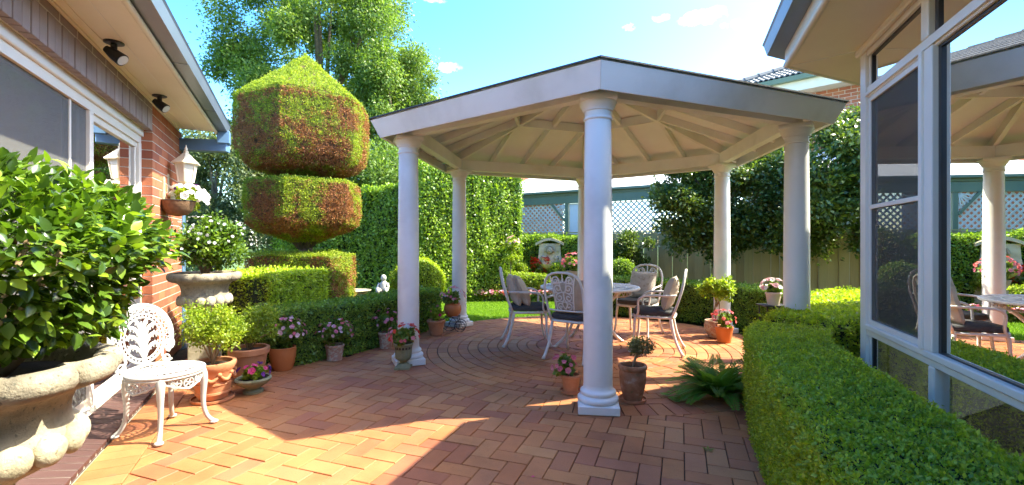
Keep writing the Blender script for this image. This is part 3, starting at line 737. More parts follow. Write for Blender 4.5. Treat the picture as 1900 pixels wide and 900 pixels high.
rbox('head', .07, 5.5, -.07, .004, 2.43, 2.50, 'frame', fr, .003); rbox('base_rail', .07, 5.5, -.07, .004, -.05, .06, 'frame', fr, .003)
rbox('jamb', .071, .10, -.06, -.004, LZ1, TZ0, 'frame', fr, .003); rbox('jamb', .071, .098, -.06, -.006, TZ1, 2.43, 'frame', fr, .003); rbox('jamb', .071, .108, -.06, -.006, .06, LZ0, 'frame', fr, .003)
ms = [(.80, .90)] + [(.80 + 1.6 * k, .90 + 1.6 * k) for k in (1, 2)]
for a0, a1 in ms:
    rbox('mullion', a0, a1, -.065, .014, LZ1, TZ0 + .01, 'frame', fr, .004)
    rbox('mullion_strip', a0 - .004, a0 + .028, .010, .026, LZ1, TZ0 + .008, 'frame', fr, .003)
    rbox('upper_mullion', a0 - .02, a0 + .05, -.065, .008, TZ1, 2.43, 'frame', fr, .004)
    rbox('lower_mullion', a0 + .05, a0 + .105, -.065, .008, .06, LZ0, 'frame', fr, .004)
# screen sash in the first bay
for z0, z1 in ((LZ1, LZ1 + .03), (TZ0 - .03, TZ0), (1.46, 1.485)): rbox('sash_rail', .10, .80, -.022, -.002, z0, z1, 'frame', fr, .002)
rbox('screen', .10, .80, -.014, -.012, LZ1 + .03, 1.46, 'screen_d', fr); rbox('screen', .10, .80, -.014, -.012, 1.485, TZ0 - .03, 'screen_d', fr)
rbox('gasket', .90, .925, -.03, -.012, LZ1, TZ0, 'black', fr); rbox('gasket', .925, 2.4, -.03, -.012, LZ1, LZ1 + .008, 'black', fr); rbox('gasket', .925, 2.4, -.03, -.012, TZ0 - .012, TZ0, 'black', fr)
rbox('gasket', .098, .112, -.03, -.012, TZ1, 2.43, 'black', fr); rbox('gasket', .87, .90, -.03, -.012, TZ1, 2.43, 'black', fr); rbox('gasket', .112, .84, -.03, -.012, 2.418, 2.43, 'black', fr)
rbox('gasket', .108, .125, -.03, -.012, .06, LZ0, 'black', fr)
edges_ = [.10] + [x for m_ in ms for x in m_] + [5.5]
for k in range(0, len(edges_), 2):
    a0, a1 = edges_[k], edges_[k + 1]
    for z0, z1 in ((.06, LZ0), (LZ1, TZ0), (TZ1, 2.43)):
        if a1 > a0: rbox('pane', a0 - .02, a1 + .04, -.028, -.022, z0 - .01, z1 + .01, 'glass_low' if z0 < .1 else 'glass', fr)
rbox('crown_moulding', -.03, 5.5, .005, .04, 2.455, 2.502, 'cream', rh, .01); 
# eave: soffit with a splayed corner, fascia, gutter
RT = Vector((math.cos(R(25)), math.sin(R(25)), 0)); N2 = Vector((-math.sin(R(25)), math.cos(R(25)), 0)); BIS = pol(1, R(137.5)); k22 = math.cos(R(22.5))
def eave_pts(o): return [-U * 5.5 + NO * o, BIS * (o / k22), RT * 4 + N2 * o]
b = MB(); e = eave_pts(.40); v = [e[0], e[1], e[2], RT * 4 - N2 * 1.0, -U * 5.5 - NO * 1.0]
b.prism([tuple(x[:2]) for x in v], 2.503, 2.52); b.obj('soffit', 'cream', rh)
b = MB(); b.beam(Vector((0, 0, 2.5015)) + BIS * .03, Vector((0, 0, 2.5015)) + BIS * .40, .012, .004); b.obj('soffit_joint', 'frame', rh)
b = MB(); b.tube([x + Vector((0, 0, 2.515)) for x in eave_pts(.405)], .022, 10); b.obj('fascia_moulding', 'cream', rh, angle=60)
for i in range(2):
    e0, e1 = eave_pts(.40), eave_pts(.415); d_ = [0, 0]
    b = MB(); b.prism([tuple(x[:2]) for x in (e0[i], e0[i + 1], e1[i + 1], e1[i])], 2.52, 2.70); b.obj('fascia', 'cream', rh)
    e2 = eave_pts(.416)
    b = MB(); prof = [(0, .09), (0, 0), (.105, 0), (.125, .07), (.135, .085), (.128, .1), (.115, .096), (.112, .075), (.098, .006), (.006, .006), (.006, .09)]; n = len(prof)
    v = [eave_pts(.416 + x)[i + q] + Vector((0, 0, 2.615 + z)) for q in (0, 1) for x, z in prof]
    b.add(v, [(j, (j + 1) % n, n + (j + 1) % n, n + j) for j in range(n)]); b.obj('gutter', 'gutter', rh)
e = eave_pts(.42); v = [x + Vector((0, 0, 2.71)) for x in e]; top = [-U * 5.5 - NO * 3 + Vector((0, 0, 3.95)), RT * 4 - N2 * 3 + Vector((0, 0, 3.95)), BIS * -3.2 + Vector((0, 0, 3.95))]
b = MB(); b.add(v + top, [(0, 1, 5, 3), (1, 2, 4, 5)]); b.obj('roof', 'tile', rh)
# return wall and the room behind the glass
b = MB(); b.beam(RT * .05 + Vector((0, 0, 1.25)) - N2 * .06, RT * 4 + Vector((0, 0, 1.25)) - N2 * .06, .12, 2.5); b.obj('return_wall', 'room', rh)
b = MB(); b.prism([tuple(x[:2]) for x in (-U * 5.6 - NO * .1, RT * .1 - NO * .05, RT * 4.5 - N2 * .15, RT * 4.5 - N2 * 4.5, -U * 5.6 - NO * 4.2)], 2.522, 2.56); b.obj('room_ceiling', 'cream', rh)
rf = rbox('room_floor', .0, 5.6, -4.0, -.075, -.06, -.002, 'joint')
for i in range(9):
    for j in range(7):
        rbox('floor_tile', .01 + i * .6, .01 + i * .6 + .595, -.08 - (j + 1) * .56, -.08 - j * .56 - .006, -.002, .006, 'floor_in', rf)
rbox('room_back_wall', 0, 5.6, -4.1, -4.0, 0, 2.521, 'room'); rbox('room_side_wall', 5.5, 5.6, -4.0, -.08, 0, 2.52, 'room')

# ================================================================== boundary fence, lattice and the neighbours
FO = Vector((2.85, 10.0, 0)); FD = Vector((.85, -.53, 0)).normalized(); FN = Vector((-.53, -.85, 0)).normalized()
fe = thing('paling_fence', 'weathered grey green timber paling fence behind the hedges', 'fence', tuple(FO))
t = -3.6; i = 0
while t < 5.6:
    w = .145 + .01 * random.random(); hgt = 1.455 + random.uniform(-.012, .012)
    b = MB(); b.cbox(FD * (t + w / 2) + FN * (.012 * (i % 2)) + Vector((0, 0, hgt / 2 - .03)), (w - .008 + .012 * (i % 2), .016, hgt + .06), (FD, FN, Vector((0, 0, 1))), .003)
    b.obj('paling', 'fence', fe); t += .15; i += 1
for z in (.35, 1.2): b = MB(); b.beam(FD * -3.6 - FN * .04 + Vector((0, 0, z)), FD * 5.6 - FN * .04 + Vector((0, 0, z)), .04, .07); b.obj('fence_rail', 'fence', fe)
b = MB(); b.beam(FD * -3.6 + Vector((0, 0, 1.48)), FD * 5.6 + Vector((0, 0, 1.48)), .06, .025); b.obj('fence_capping', 'fence', fe)

PO = FO - FN * .35
pg = thing('lattice_pergola', 'neighbouring green trimmed shelter with white diagonal lattice and cream metal roof', 'pergola', tuple(PO))
T0, T1, ZL0, ZL1 = -4.2, 6.2, 1.30, 2.2
sp = .125; hgt = ZL1 - ZL0; posts = [-4.2, -1.98, -1.55, 1.6, 4.4, 6.2]
def lat(t0, t1, sgn):
    t = t0 - hgt
    while t < t1:
        a, e = (t, t + hgt); za, ze = (ZL0, ZL1) if sgn > 0 else (ZL1, ZL0)
        if a < t0: za += (t0 - a) * sgn; a = t0
        if e > t1: ze -= (e - t1) * sgn; e = t1
        if e - a > .05:
            off = -FN * (.008 * sgn)
            b = MB(); b.beam(FD * a + off + Vector((0, 0, za)), FD * e + off + Vector((0, 0, ze)), .008, .037, up=(FD * -sgn * .7 + Vector((0, 0, .7)))); b.obj('lattice_slat', 'lattice', pg)
        t += sp
for a, e in ((-4.2, -2.02), (-1.5, 4.36)):
    lat(a, e, 1); lat(a, e, -1)
for p in posts: b = MB(); b.cbox(FD * p + Vector((0, 0, 1.25)), (.09, .09, 2.5), (FD, FN, Vector((0, 0, 1))), .005); b.obj('post', 'green', pg)
b = MB(); b.cbox(FD * -1.765 + Vector((0, 0, 1.75)), (.3, .015, .9), (FD, FN, Vector((0, 0, 1))), .003); b.obj('post_panel', 'white', pg)
for z, h, w in ((2.30, .19, .07), (2.455, .10, .11), (1.33, .05, .05)): b = MB(); b.beam(FD * T0 + Vector((0, 0, z)) + FN * .02, FD * T1 + Vector((0, 0, z)) + FN * .02, w, h); b.obj('beam', 'green', pg)
for s, q in ((-1, -1.98),):       # fretwork bracket
    b = MB(); c = FD * (q - .05)
    b.beam(c + FD * -.36 + FN * .03 + Vector((0, 0, 2.2)), c + FN * .03 + Vector((0, 0, 1.78)), .05, .045); br = b.obj('bracket', 'green', pg)
    for k in range(5):
        an = R(95 + 22 * k * .95); b = MB(); p0 = c + FN * .035 + Vector((0, 0, 2.18)); L = .24
        b.beam(p0, p0 + FD * (-L * abs(math.sin(R(8 + 18 * k)))) + Vector((0, 0, -L * math.cos(R(8 + 18 * k)))), .015, .02); b.obj('fret', 'lattice', br)
b = MB(); c = FD * 0; n = 84; v = []; f = []
for i in range(n + 1):
    t = T0 - .2 + (T1 - T0 + .4) * i / n; z = .012 * (i % 2)
    v += [FD * t + FN * .12 + Vector((0, 0, 2.50 + z)), FD * (t) - FN * 2.6 + Vector((0, 0, 3.35 + z))]
    if i: f.append((2 * i - 2, 2 * i, 2 * i + 1, 2 * i - 1))
b.add(v, f); b.obj('roof', 'metalroof', pg)
b = MB(); b.beam(FD * (T0 - .2) + FN * .13 + Vector((0, 0, 2.49)), FD * (T1 + .2) + FN * .13 + Vector((0, 0, 2.49)), .05, .05); b.obj('gutter', 'green', pg)

# brick house behind on the right
NO_ = Vector((6.32, 12.05, 0)); ND = Vector((1.07, -1.02, 0)).normalized(); NF = Vector((ND.y, -ND.x, 0))
nh = thing('neighbour_house', 'two storey brick house with grey tiled roof and green gutter beyond the fence', 'house', tuple(NO_))
NAX = (ND, NF, Vector((0, 0, 1)))
def nb(name, a0, a1, b0, b1, z0, z1, mat, parent=nh, ch=0):
    b = MB(); c = ND * ((a0 + a1) / 2) + NF * ((b0 + b1) / 2) + Vector((0, 0, (z0 + z1) / 2))
    b.cbox(c, (a1 - a0, abs(b1 - b0), z1 - z0), NAX, ch) if ch else b.box(c, (a1 - a0, abs(b1 - b0), z1 - z0), NAX); return b.obj(name, mat, parent)
nw = nb('wall', -.4, 7, -.60, -.4, 0, 5.0, 'mortar')
cnt = 0; rb = MB()
for c in range(44):
    z0 = 1.3 + c * .0855; s = -.4 + (.12 if c % 2 else 0)
    while s < 6.9:
        if 3.75 < z0 and .3 < s < 4.9: nb('brick', s, s + .228, -.42, -.393, z0, z0 + .075, 'brick_obj', nw, .003)
        else: rb.box(ND * (s + .114) + NF * -.407 + Vector((0, 0, z0 + .037)), (.228, .028, .075), NAX)
        s += .24
stuff(rb.obj('brickwork', 'brick_island', nw))
nb('soffit', -.9, 7.2, -.45, .02, 4.98, 5.02, 'cream'); nb('fascia', -.9, 7.2, -.03, .02, 5.02, 5.24, 'cream'); nb('gutter', -.95, 7.2, .02, .14, 5.22, 5.34, 'green')
rb = MB(); v = []; f = []; nA, nB = 70, 15       # curved tiles in stepped courses up the slope, hip end on the left
for j in range(nB):
    for i in range(nA):
        a0 = -.95 + i * .12; lo = j * .26
        hip = lo - .95
        if a0 < hip - .05: continue
        for q in range(1):
            o = len(v)
            for (da, dz) in ((0, .0), (.03, .03), (.07, .035), (.10, .005), (.12, 0)):
                v.append(ND * (a0 + da) + NF * (.12 - lo) + Vector((0, 0, 5.35 + lo * .45 + dz + .035)))
            for (da, dz) in ((0, .0), (.03, .03), (.07, .035), (.10, .005), (.12, 0)):
                v.append(ND * (a0 + da) + NF * (.12 - lo - .28) + Vector((0, 0, 5.35 + (lo + .28) * .45 + dz)))
            f += [(o + k, o + k + 1, o + k + 6, o + k + 5) for k in range(4)]
            o2 = len(v)
            for k in range(5): v.append(v[o + k] - Vector((0, 0, .035)))
            f += [(o2 + k, o2 + k + 1, o + k + 1, o + k) for k in range(4)]
rb.add(v, f); stuff(rb.obj('roof_tiles', 'tile', nh))
b = MB(); b.add([ND * -.95 + NF * .12 + Vector((0, 0, 5.33)), ND * 7.4 + NF * .12 + Vector((0, 0, 5.33)), ND * 7.4 - NF * 3.9 + Vector((0, 0, 7.12)), ND * 3.05 - NF * 3.9 + Vector((0, 0, 7.12)), ND * -.95 - NF * 8 + Vector((0, 0, 5.33))], [(0, 1, 2, 3), (0, 3, 4)]); b.obj('roof', 'tile', nh)
for k in range(15):       # hip capping
    a = -.95 + k * .28; b = MB(); p0 = ND * a + NF * (.12 - (a + .95)) + Vector((0, 0, 5.40 + (a + .95) * .45)); d = (ND - NF + Vector((0, 0, .45))) * .3
    b.tube([p0, p0 + d], [.10, .085], 8); b.obj('hip_cap', 'tile', nh)
# red tiled roof seen above the shelter
rr = thing('far_house', 'low house with a dark red tiled roof peeping over the shelter', 'house', (-.4, 19, 0))
b = MB(); b.box((0, 1.5, 1.45), (5, 3, 2.9)); b.obj('wall', 'brick_island', rr)
b = MB(); b.add([(-2.8, -.3, 2.9), (2.4, -.3, 2.9), (2.4, 3.3, 2.9), (-2.8, 3.3, 2.9), (-1.2, 1.5, 4.45), (1.0, 1.5, 4.45)], [(0, 1, 5, 4), (1, 2, 5), (2, 3, 4, 5), (3, 0, 4)]); b.obj('roof', 'redtile', rr)

# ================================================================== hedges and topiary
def ringst(r, a0, a1, l, rr, h, n=14):
    return [(GC[0] + r * math.cos(R(a0 + (a1 - a0) * i / n)), GC[1] + r * math.sin(R(a0 + (a1 - a0) * i / n)), l, rr, h) for i in range(n + 1)]
hedge('clipped_box_hedge', 'broad flat topped box hedge curving past the sunroom windows', [(.90, .45, .28, .29, .60), (1.24, 1.38, .28, .28, .60), (1.60, 2.36, .28, .28, .60), (1.88, 3.13, .28, .29, .605), (2.08, 3.55, .29, .30, .61), (2.36, 3.88, .30, .34, .615)], .0155, 2.2, 'l_box', .06, 1, ref=2.4, amp=.016, rnd=.05, tuft=(15, .022))
hedge('clipped_box_hedge', 'wide sunlit box hedge between the right columns and the fence', [(2.36, 3.90, .24, .34, .615), (2.95, 4.30, .36, .42, .62), (3.7, 4.85, .62, .60, .62), (4.7, 5.6, .85, .8, .62), (5.3, 6.0, .8, .8, .62)], .019, 2.2, 'l_box', .05, 2, ref=2.6, amp=.016, rnd=.05)
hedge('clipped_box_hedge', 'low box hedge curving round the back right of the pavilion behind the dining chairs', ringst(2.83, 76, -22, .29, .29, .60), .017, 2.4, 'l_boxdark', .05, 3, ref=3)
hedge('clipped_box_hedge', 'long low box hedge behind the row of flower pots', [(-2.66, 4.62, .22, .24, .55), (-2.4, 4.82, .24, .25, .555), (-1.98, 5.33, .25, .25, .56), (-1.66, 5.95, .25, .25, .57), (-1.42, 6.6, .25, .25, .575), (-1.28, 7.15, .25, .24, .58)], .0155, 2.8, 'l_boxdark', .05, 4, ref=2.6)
hedge('clipped_box_hedge', 'taller block of box hedge with square corner behind the stone urn', [(-2.98, 4.88, .42, .44, .90), (-2.95, 5.7, .42, .44, .90), (-2.95, 6.4, .42, .44, .90)], .0165, 2.8, 'l_box', .05, 5, ref=2.8)
for lab, st_, loc_, sd_ in (('tall leafy green hedge wall lit from the right beyond the lawn', [(-2.1, 9.7, .5, .45, 2.9), (-1.0, 10.15, .5, .45, 3.0), (.16, 10.75, .45, .4, 3.0)], (-1, 10.1, 0), 6),
                      ('shaded tall green hedge behind the bird bath and statue', [(-5.0, 10.5, .5, .5, 2.3), (-3.2, 10.2, .5, .5, 2.4), (-2.1, 9.95, .5, .45, 2.6)], (-3.2, 10, 0), 9)):
    t = thing('tall_hedge', lab, 'hedge', loc_); V, F = sweep_shape(st_, loc_, .16, .10, sd_)
    foliage(V, F, .05, 2.8, 'l_tall', t, .20, seed=sd_, ref=9, out=.05, up=.1, rnd=.9)
hedge('low_hedge', 'short bright green hedge in front of the wall fountain', [(-.55, 10.12, .2, .2, .57), (.15, 10.12, .2, .2, .58), (.86, 10.05, .2, .2, .57)], .022, 2.4, 'l_fresh', .06, 7, ref=5, amp=.03, rnd=.09)
hedge('background_hedge', 'dark hedge against the fence either side of the wall fountain', [(.08, 11.2, .25, .25, 1.40), (.95, 10.75, .22, .22, 1.41), (2.05, 10.05, .22, .22, 1.42)], .03, 2.4, 'l_tall', .1, 8, ref=6, amp=.05, rnd=.1)

def topi(t, prof, seed, n=60, sq=.8, size=.019, cover=2.2, mat='l_conifer', amp=.016, depth=.09):
    b = MB()
    def fn(a, k, r, z):
        q = R(30); m = (a + R(85)) % (2 * q) - q; return r * .95 * (1 - sq + sq * math.cos(q) / math.cos(m) * 1.06)
    b.lathe(prof, n, (0, 0, 0), fn)
    return foliage(lumpy(b.v, amp, 2.2, seed), b.f, size, cover, mat, t, depth, wid=.42, seed=seed, inner='brown_inner', ref=5, up=.35, rnd=.55, shrink=depth * .95, dry='l_dry', sprout=.004)
tp = thing('topiary_tree', 'tall three tiered conifer topiary with pointed top and browning sides', 'tree', (-3.17, 7.1, 0))
b = MB(); b.tube([(0, 0, -.05), (.02, 0, .9), (-.03, .02, 1.5), (.02, 0, 2.3), (0, 0, 3.2)], [.14, .11, .09, .08, .04], 12); b.obj('trunk', 'bark', tp, smooth=True)
for k in range(7):
    a = k * .9; b = MB(); b.tube([(-.02, 0, 1.12), (.18 * math.cos(a), .18 * math.sin(a), 1.28), (.5 * math.cos(a), .5 * math.sin(a), 1.45)], [.05, .035, .015], 7); b.obj('limb', 'bark', tp, smooth=True)
topi(tp, [(.2, 1.27), (.45, 1.36), (.70, 1.44), (.83, 1.54), (.87, 1.72), (.87, 1.95), (.86, 2.13), (.80, 2.2), (.6, 2.225), (.2, 2.23)], 11)
topi(tp, [(.25, 2.25), (.55, 2.29), (.8, 2.37), (.93, 2.5), (.985, 2.7), (1.0, 2.95), (1.0, 3.2), (1.0, 3.34), (.95, 3.43), (.72, 3.62), (.47, 3.84), (.22, 4.06), (.03, 4.20)], 12)
tb = hedge('square_conifer', 'square clipped conifer block at the foot of the tiered topiary', [(-3.12, 6.45, .62, .62, 1.08), (-3.14, 7.0, .62, .62, 1.09), (-3.14, 7.55, .62, .62, 1.08)], .021, 2.2, 'l_conifer', .08, 13, ref=5, amp=.03, rnd=.04, cat='topiary', wid=.42, inner='brown_inner', dry='l_dry')
def ballt(name, label, loc, r, size, mat, seed, cat='topiary', ref=5, sz=1.0, group=None):
    t = thing(name, label, cat, (loc[0], loc[1], 0), 0, group); V, F = ball_shape((0, 0, loc[2]), (r, r, r * sz), amp=.03 * r / .3, seed=seed)
    foliage(V, F, size, 2.6, mat, t, .06, seed=seed, ref=ref, shrink=.05)
    b = MB(); b.tube([(0, 0, -.04), (.01, 0, loc[2] * .6), (0, 0, loc[2])], [.03, .025, .02], 8); b.obj('trunk', 'bark', t, smooth=True); return t
ballt('ball_topiary', 'large round clipped box ball beyond the long low hedge', (-1.56, 7.65, .62), .43, .019, 'l_box', 21)
ballt('ball_topiary', 'small round bush left of the red flowers', (.22, 10.42, .66), .18, .02, 'l_fresh', 22)
ballt('ball_topiary', 'small round bush in front of the wall fountain right of the red flowers', (1.0, 10.3, .66), .19, .02, 'l_fresh', 23)
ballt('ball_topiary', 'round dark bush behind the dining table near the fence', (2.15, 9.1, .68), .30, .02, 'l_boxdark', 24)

# ================================================================== trees
def tree(name, label, loc, crown, ncl, rc, n, size, mat, seed, trunk=.12, wid=.5, group=None, cat='tree', flat=.8, shell=.45, droop=0., limbs=9):
    g = random.Random(seed); t = thing(name, label, cat, loc, 0, group); cx, cy, cz, rx, ry, rz_ = crown
    cl = []
    for i in range(ncl):
        while True:
            p = [g.uniform(-1, 1) for _ in range(3)]; l = math.sqrt(sum(x * x for x in p))
            if .25 < l <= 1: break
        r = rc * g.uniform(.6, 1.2); cl.append((cx + p[0] * rx, cy + p[1] * ry, cz + p[2] * rz_, r, r, r * flat))
    b = MB(); top = Vector((cx, cy, cz + rz_ * .3)); b.tube([(0, 0, -.1), (top.x * .3, top.y * .3, cz * .4), (top.x * .7, top.y * .7, cz * .75), top], [trunk, trunk * .8, trunk * .55, trunk * .2], 10); b.obj('trunk', 'bark', t, smooth=True)
    for i in range(limbs):
        c = cl[(i * 5) % len(cl)]; f = g.uniform(.35, .75); p0 = Vector((top.x * f, top.y * f, cz * f + .2)); p1 = Vector(c[:3]); m = (p0 + p1) / 2 + Vector((0, 0, .12 * (p1 - p0).length))
        b = MB(); b.tube([p0, m, p1], [trunk * .4, trunk * .25, trunk * .08], 7); b.obj('limb', 'bark', t, smooth=True)
    clumps(t, cl, n, size, mat, wid, seed, shell, 'crown', droop=droop); return t
tree('broadleaf_tree', 'very tall light green tree rising behind the tiered topiary', (-5.9, 14.6, 0), (-.15, 0, 6.3, 3.3, 2.2, 4.2), 200, .52, 150000, .10, 'l_tree', 31, .28, .5, droop=.25, limbs=16)
tree('broadleaf_tree', 'loose leaning tree at the right flank of the tallest tree', (-3.6, 13.6, 0), (.2, 0, 4.9, 1.25, 1.2, 2.6), 50, .42, 44000, .09, 'l_tree', 32, .16, .5, droop=.25)
tree('background_tree', 'grey green tree close behind the brick house corner', (-7.3, 11.4, 0), (0, 0, 2.5, 1.2, .9, 1.7), 34, .5, 26000, .085, 'l_blue', 33, .12)
tree('background_tree', 'bushy grey green tree just left of the tiered topiary', (-5.6, 11.6, 0), (0, 0, 2.3, 1.3, .9, 1.9), 34, .5, 24000, .085, 'l_blue', 34, .12)
tree('background_tree', 'dark leafy tree filling the gap right of the tiered topiary', (-3.5, 11.9, 0), (0, 0, 2.2, 1.2, .8, 1.9), 34, .48, 24000, .085, 'l_tree', 35, .12)
tree('background_tree', 'dense dark tree low behind the brick house', (-9.6, 13.0, 0), (0, 0, 2.2, 1.9, 1.0, 2.0), 34, .62, 20000, .10, 'l_dark', 36, .14)
tree('background_tree', 'dense dark tree low under the very tall tree', (-6.4, 13.4, 0), (0, 0, 1.7, 2.0, .9, 1.6), 34, .6, 20000, .10, 'l_dark', 37, .14)
tree('camellia_tree', 'dark glossy camellia tree spread along the lattice fence', (3.75, 8.25, 0), (0, 0, 2.0, 1.22, .42, 1.02), 80, .24, 36000, .072, 'l_dark', 38, .06, .55, limbs=14)
tree('camellia_tree', 'dark camellia tree with yellow flecked top beside the brick neighbour', (5.55, 7.1, 0), (0, 0, 2.25, 1.2, .45, 1.15), 80, .26, 36000, .075, 'l_dark', 39, .06, .55, limbs=12)
tree('camellia_tree', 'narrow dark camellia filling the fence gap between two spreading ones', (4.75, 7.75, 0), (0, 0, 1.9, .62, .35, .95), 34, .24, 15000, .072, 'l_dark', 42, .05, .55, limbs=8)
tree('fence_shrub', 'leafy shrub leaning on the palings right of the lattice post', (2.5, 9.55, 0), (0, 0, .98, .42, .2, .45), 16, .17, 6000, .06, 'l_dark', 40, .03, .55, cat='shrub')
t = tree('standard_rose', 'slender standard rose with pink blooms before the tall hedge', (-.03, 9.95, 0), (0, 0, 1.12, .16, .16, .26), 12, .09, 1500, .05, 'l_fresh', 41, .016, .5, cat='rose', limbs=7)

# ================================================================== flowers
FL = {}
def flower_mesh(col, r=.02, n=5, seed=0):
    k = (col, r, n, seed)
    if k in FL: return FL[k]
    g = random.Random(seed); b = MB()
    for i in range(n):
        a = 2 * math.pi * i / n + g.uniform(-.15, .15); w = r * .62
        d = Vector((math.cos(a), math.sin(a), 0)); s = Vector((-d.y, d.x, 0)); z = g.uniform(.1, .5) * r
        b.add([(0, 0, 0), d * r * .6 + s * w + Vector((0, 0, z)), d * r + Vector((0, 0, z * .8)), d * r * .6 - s * w + Vector((0, 0, z))], [(0, 3, 2, 1)])
    b.ball((0, 0, r * .12), r * .18, 6, 4)
    me = bpy.data.meshes.new('flower'); me.from_pydata([tuple(v) for v in b.v], [], b.f); me.materials.append(M[col]); me.update(); FL[k] = me; return me
def flowers(t, col, n, c, rad, r=.02, seed=1, up=.3, petals=5):
    """n blooms over the upper surface of an ellipsoid"""
    g = random.Random(seed); cols = col if isinstance(col, (list, tuple)) else [col]
    toc = (CAM - t.location); toc.z = 0; toc.normalize()
    for i in range(n):
        while True:
            d = Vector((g.gauss(0, 1), g.gauss(0, 1), g.gauss(.35, .8))).normalized()
            if d.z > -.25 and d.dot(toc) > -.55: break
        o = bpy.data.objects.new('flower', flower_mesh(cols[i % len(cols)], r, petals, i % 4)); COL.objects.link(o); o.parent = t
        o.location = (c[0] + d.x * rad[0], c[1] + d.y * rad[1], c[2] + d.z * rad[2])
        q = (d + Vector((0, 0, up)) + Vector((g.gauss(0, .3),) * 3)).to_track_quat('Z', 'Y'); o.rotation_mode = 'QUATERNION'; o.rotation_quaternion = q; s = g.uniform(.75, 1.2); s *= 1.22; o.scale = (s, s, s)
def pot(t, prof, mat, wall=.018, n=28, soil=None, name='pot', fn=None):
    rt, zt = prof[-1]; sz = soil if soil is not None else zt - .03
    b = MB(); b.lathe(prof + [(rt - wall * .4, zt + .004), (rt - wall, zt), (rt - wall * 1.25, sz - .02)], n, fn=fn); o = b.obj(name, mat, t, angle=35)
    b = MB(); b.lathe([(rt - wall * 1.1, sz - .025), (rt - wall * 1.1, sz), (.01, sz + .008)], n); b.obj('soil', 'soil', t); return o
def saucer(t, r, mat='terra', h=.025):
    b = MB(); b.lathe([(r * .85, 0), (r, .006), (r * 1.02, h), (r * .97, h), (r * .94, .010)], 28); b.obj('saucer', mat, t, angle=35)
def bush(t, c, rad, n, size, mat, wid=.55, seed=1, ncl=14, rc=.35, shell=.3):
    g = random.Random(seed); cl = []
    for i in range(ncl):
        d = Vector((g.gauss(0, 1), g.gauss(0, 1), g.gauss(0, 1))).normalized() * g.uniform(.35, .8)
        r = rc * g.uniform(.7, 1.2) * min(rad); cl.append((c[0] + d.x * rad[0], c[1] + d.y * rad[1], c[2] + d.z * rad[2], r, r, r))
    clumps(t, cl, n, size, mat, wid, seed, shell); return cl
def stems(t, c, cl, z0, n=5, r=.006, mat='stem'):
    for i in range(min(n, len(cl))):
        p = Vector(cl[i][:3]); b = MB(); b.tube([(c[0], c[1], z0 - .02), (c[0] * .6 + p.x * .4, c[1] * .6 + p.y * .4, (z0 + p.z) / 2 + .02), p], [r, r * .8, r * .4], 6); b.obj('stem', mat, t, smooth=True)
def bellprof(r0, r1, h, rim=.016, rh=.05): return [(r0, 0), (r0 + (r1 - rim - r0) * .5, h * .45), (r1 - rim, h - rh), (r1, h - rh + .004), (r1 + .002, h - .006), (r1 - .003, h)]
# -- left row
t = thing('potted_shrub', 'terracotta pot with swag relief and small round leaved bush on a saucer', 'potted plant', (-2.38, 3.68, 0))
saucer(t, .15); p = pot(t, [(.10, .02), (.118, .06), (.124, .062), (.124, .078), (.12, .08), (.132, .135), (.138, .137), (.138, .15), (.134, .152), (.146, .235), (.150, .24), (.160, .262), (.168, .285), (.165, .305)], 'terra', .028)
for k in range(9):
    a = k * 2 * math.pi / 9; b = MB(); q = []
    for i in range(7): u = i / 6; an = a + u * .698; q.append((.148 * math.cos(an), .148 * math.sin(an), .222 - .045 * math.sin(math.pi * u)))
    b.tube(q, [.008, .011, .014, .015, .014, .011, .008], 7); b.ball((.15 * math.cos(a), .15 * math.sin(a), .222), .018, 8, 6); b.obj('swag', 'terra', p, smooth=True)
cl = bush(t, (0, 0, .61), (.235, .22, .22), 6400, .024, 'l_fresh', seed=51, ncl=22, rc=.38); stems(t, (0, 0), cl, .3, 9, .006); b = MB(); b.tube([(0, 0, .27), (.01, 0, .38), (0, .01, .5)], [.014, .012, .01], 8); b.obj('trunk', 'stem', t, smooth=True)
t = thing('potted_shrub', 'wide plain terracotta pot with bright spreading box shrub', 'potted plant', (-2.36, 4.15, 0))
pot(t, bellprof(.105, .165, .31, .014, .055), 'terra', .02); cl = bush(t, (.06, 0, .52), (.24, .2, .18), 4200, .024, 'l_fresh', seed=52, ncl=20, rc=.34); stems(t, (0, 0), cl, .29, 12, .006)
t = thing('potted_begonia', 'plain terracotta pot of pale pink begonias at the start of the low hedge', 'potted plant', (-2.26, 4.56, 0))
pot(t, [(.085, 0), (.105, .06), (.118, .13), (.122, .19), (.118, .215), (.12, .22)], 'terra_orange', .014); bush(t, (0, 0, .36), (.17, .17, .13), 1500, .035, 'l_flower', .8, 53); flowers(t, ['palepink', 'pink'], 48, (0, 0, .36), (.21, .21, .16), .018, 53)
b = MB(); b.ball((-.10, -.13, .045), (.05, .04, .04), 10, 8); b.ball((-.145, -.15, .075), .026, 8, 6); b.ball((-.055, -.12, .07), (.02, .02, .03), 8, 6); o = tag(b.obj('garden_ornament', 'terra', None, smooth=True), 'small round terracotta animal ornament beside the pale pink begonias', 'ornament'); o.location = (-2.26, 4.52, 0)
t = thing('pansy_bowl', 'low mossy stone bowl of purple and pink pansies on the paving', 'potted plant', (-2.16, 3.86, 0))
pot(t, [(.075, 0), (.078, .018), (.05, .03), (.06, .045), (.11, .075), (.135, .10), (.14, .115), (.134, .125)], 'mossstone', .018, soil=.11); bush(t, (0, 0, .165), (.11, .11, .05), 800, .035, 'l_fresh', .55, 54, ncl=10); flowers(t, ['purple', 'purple', 'magenta'], 13, (0, 0, .175), (.12, .12, .06), .024, 54)
t = thing('potted_begonia', 'small patterned pot of leafy pink begonias standing alone before the hedge', 'potted plant', (-1.89, 4.93, 0))
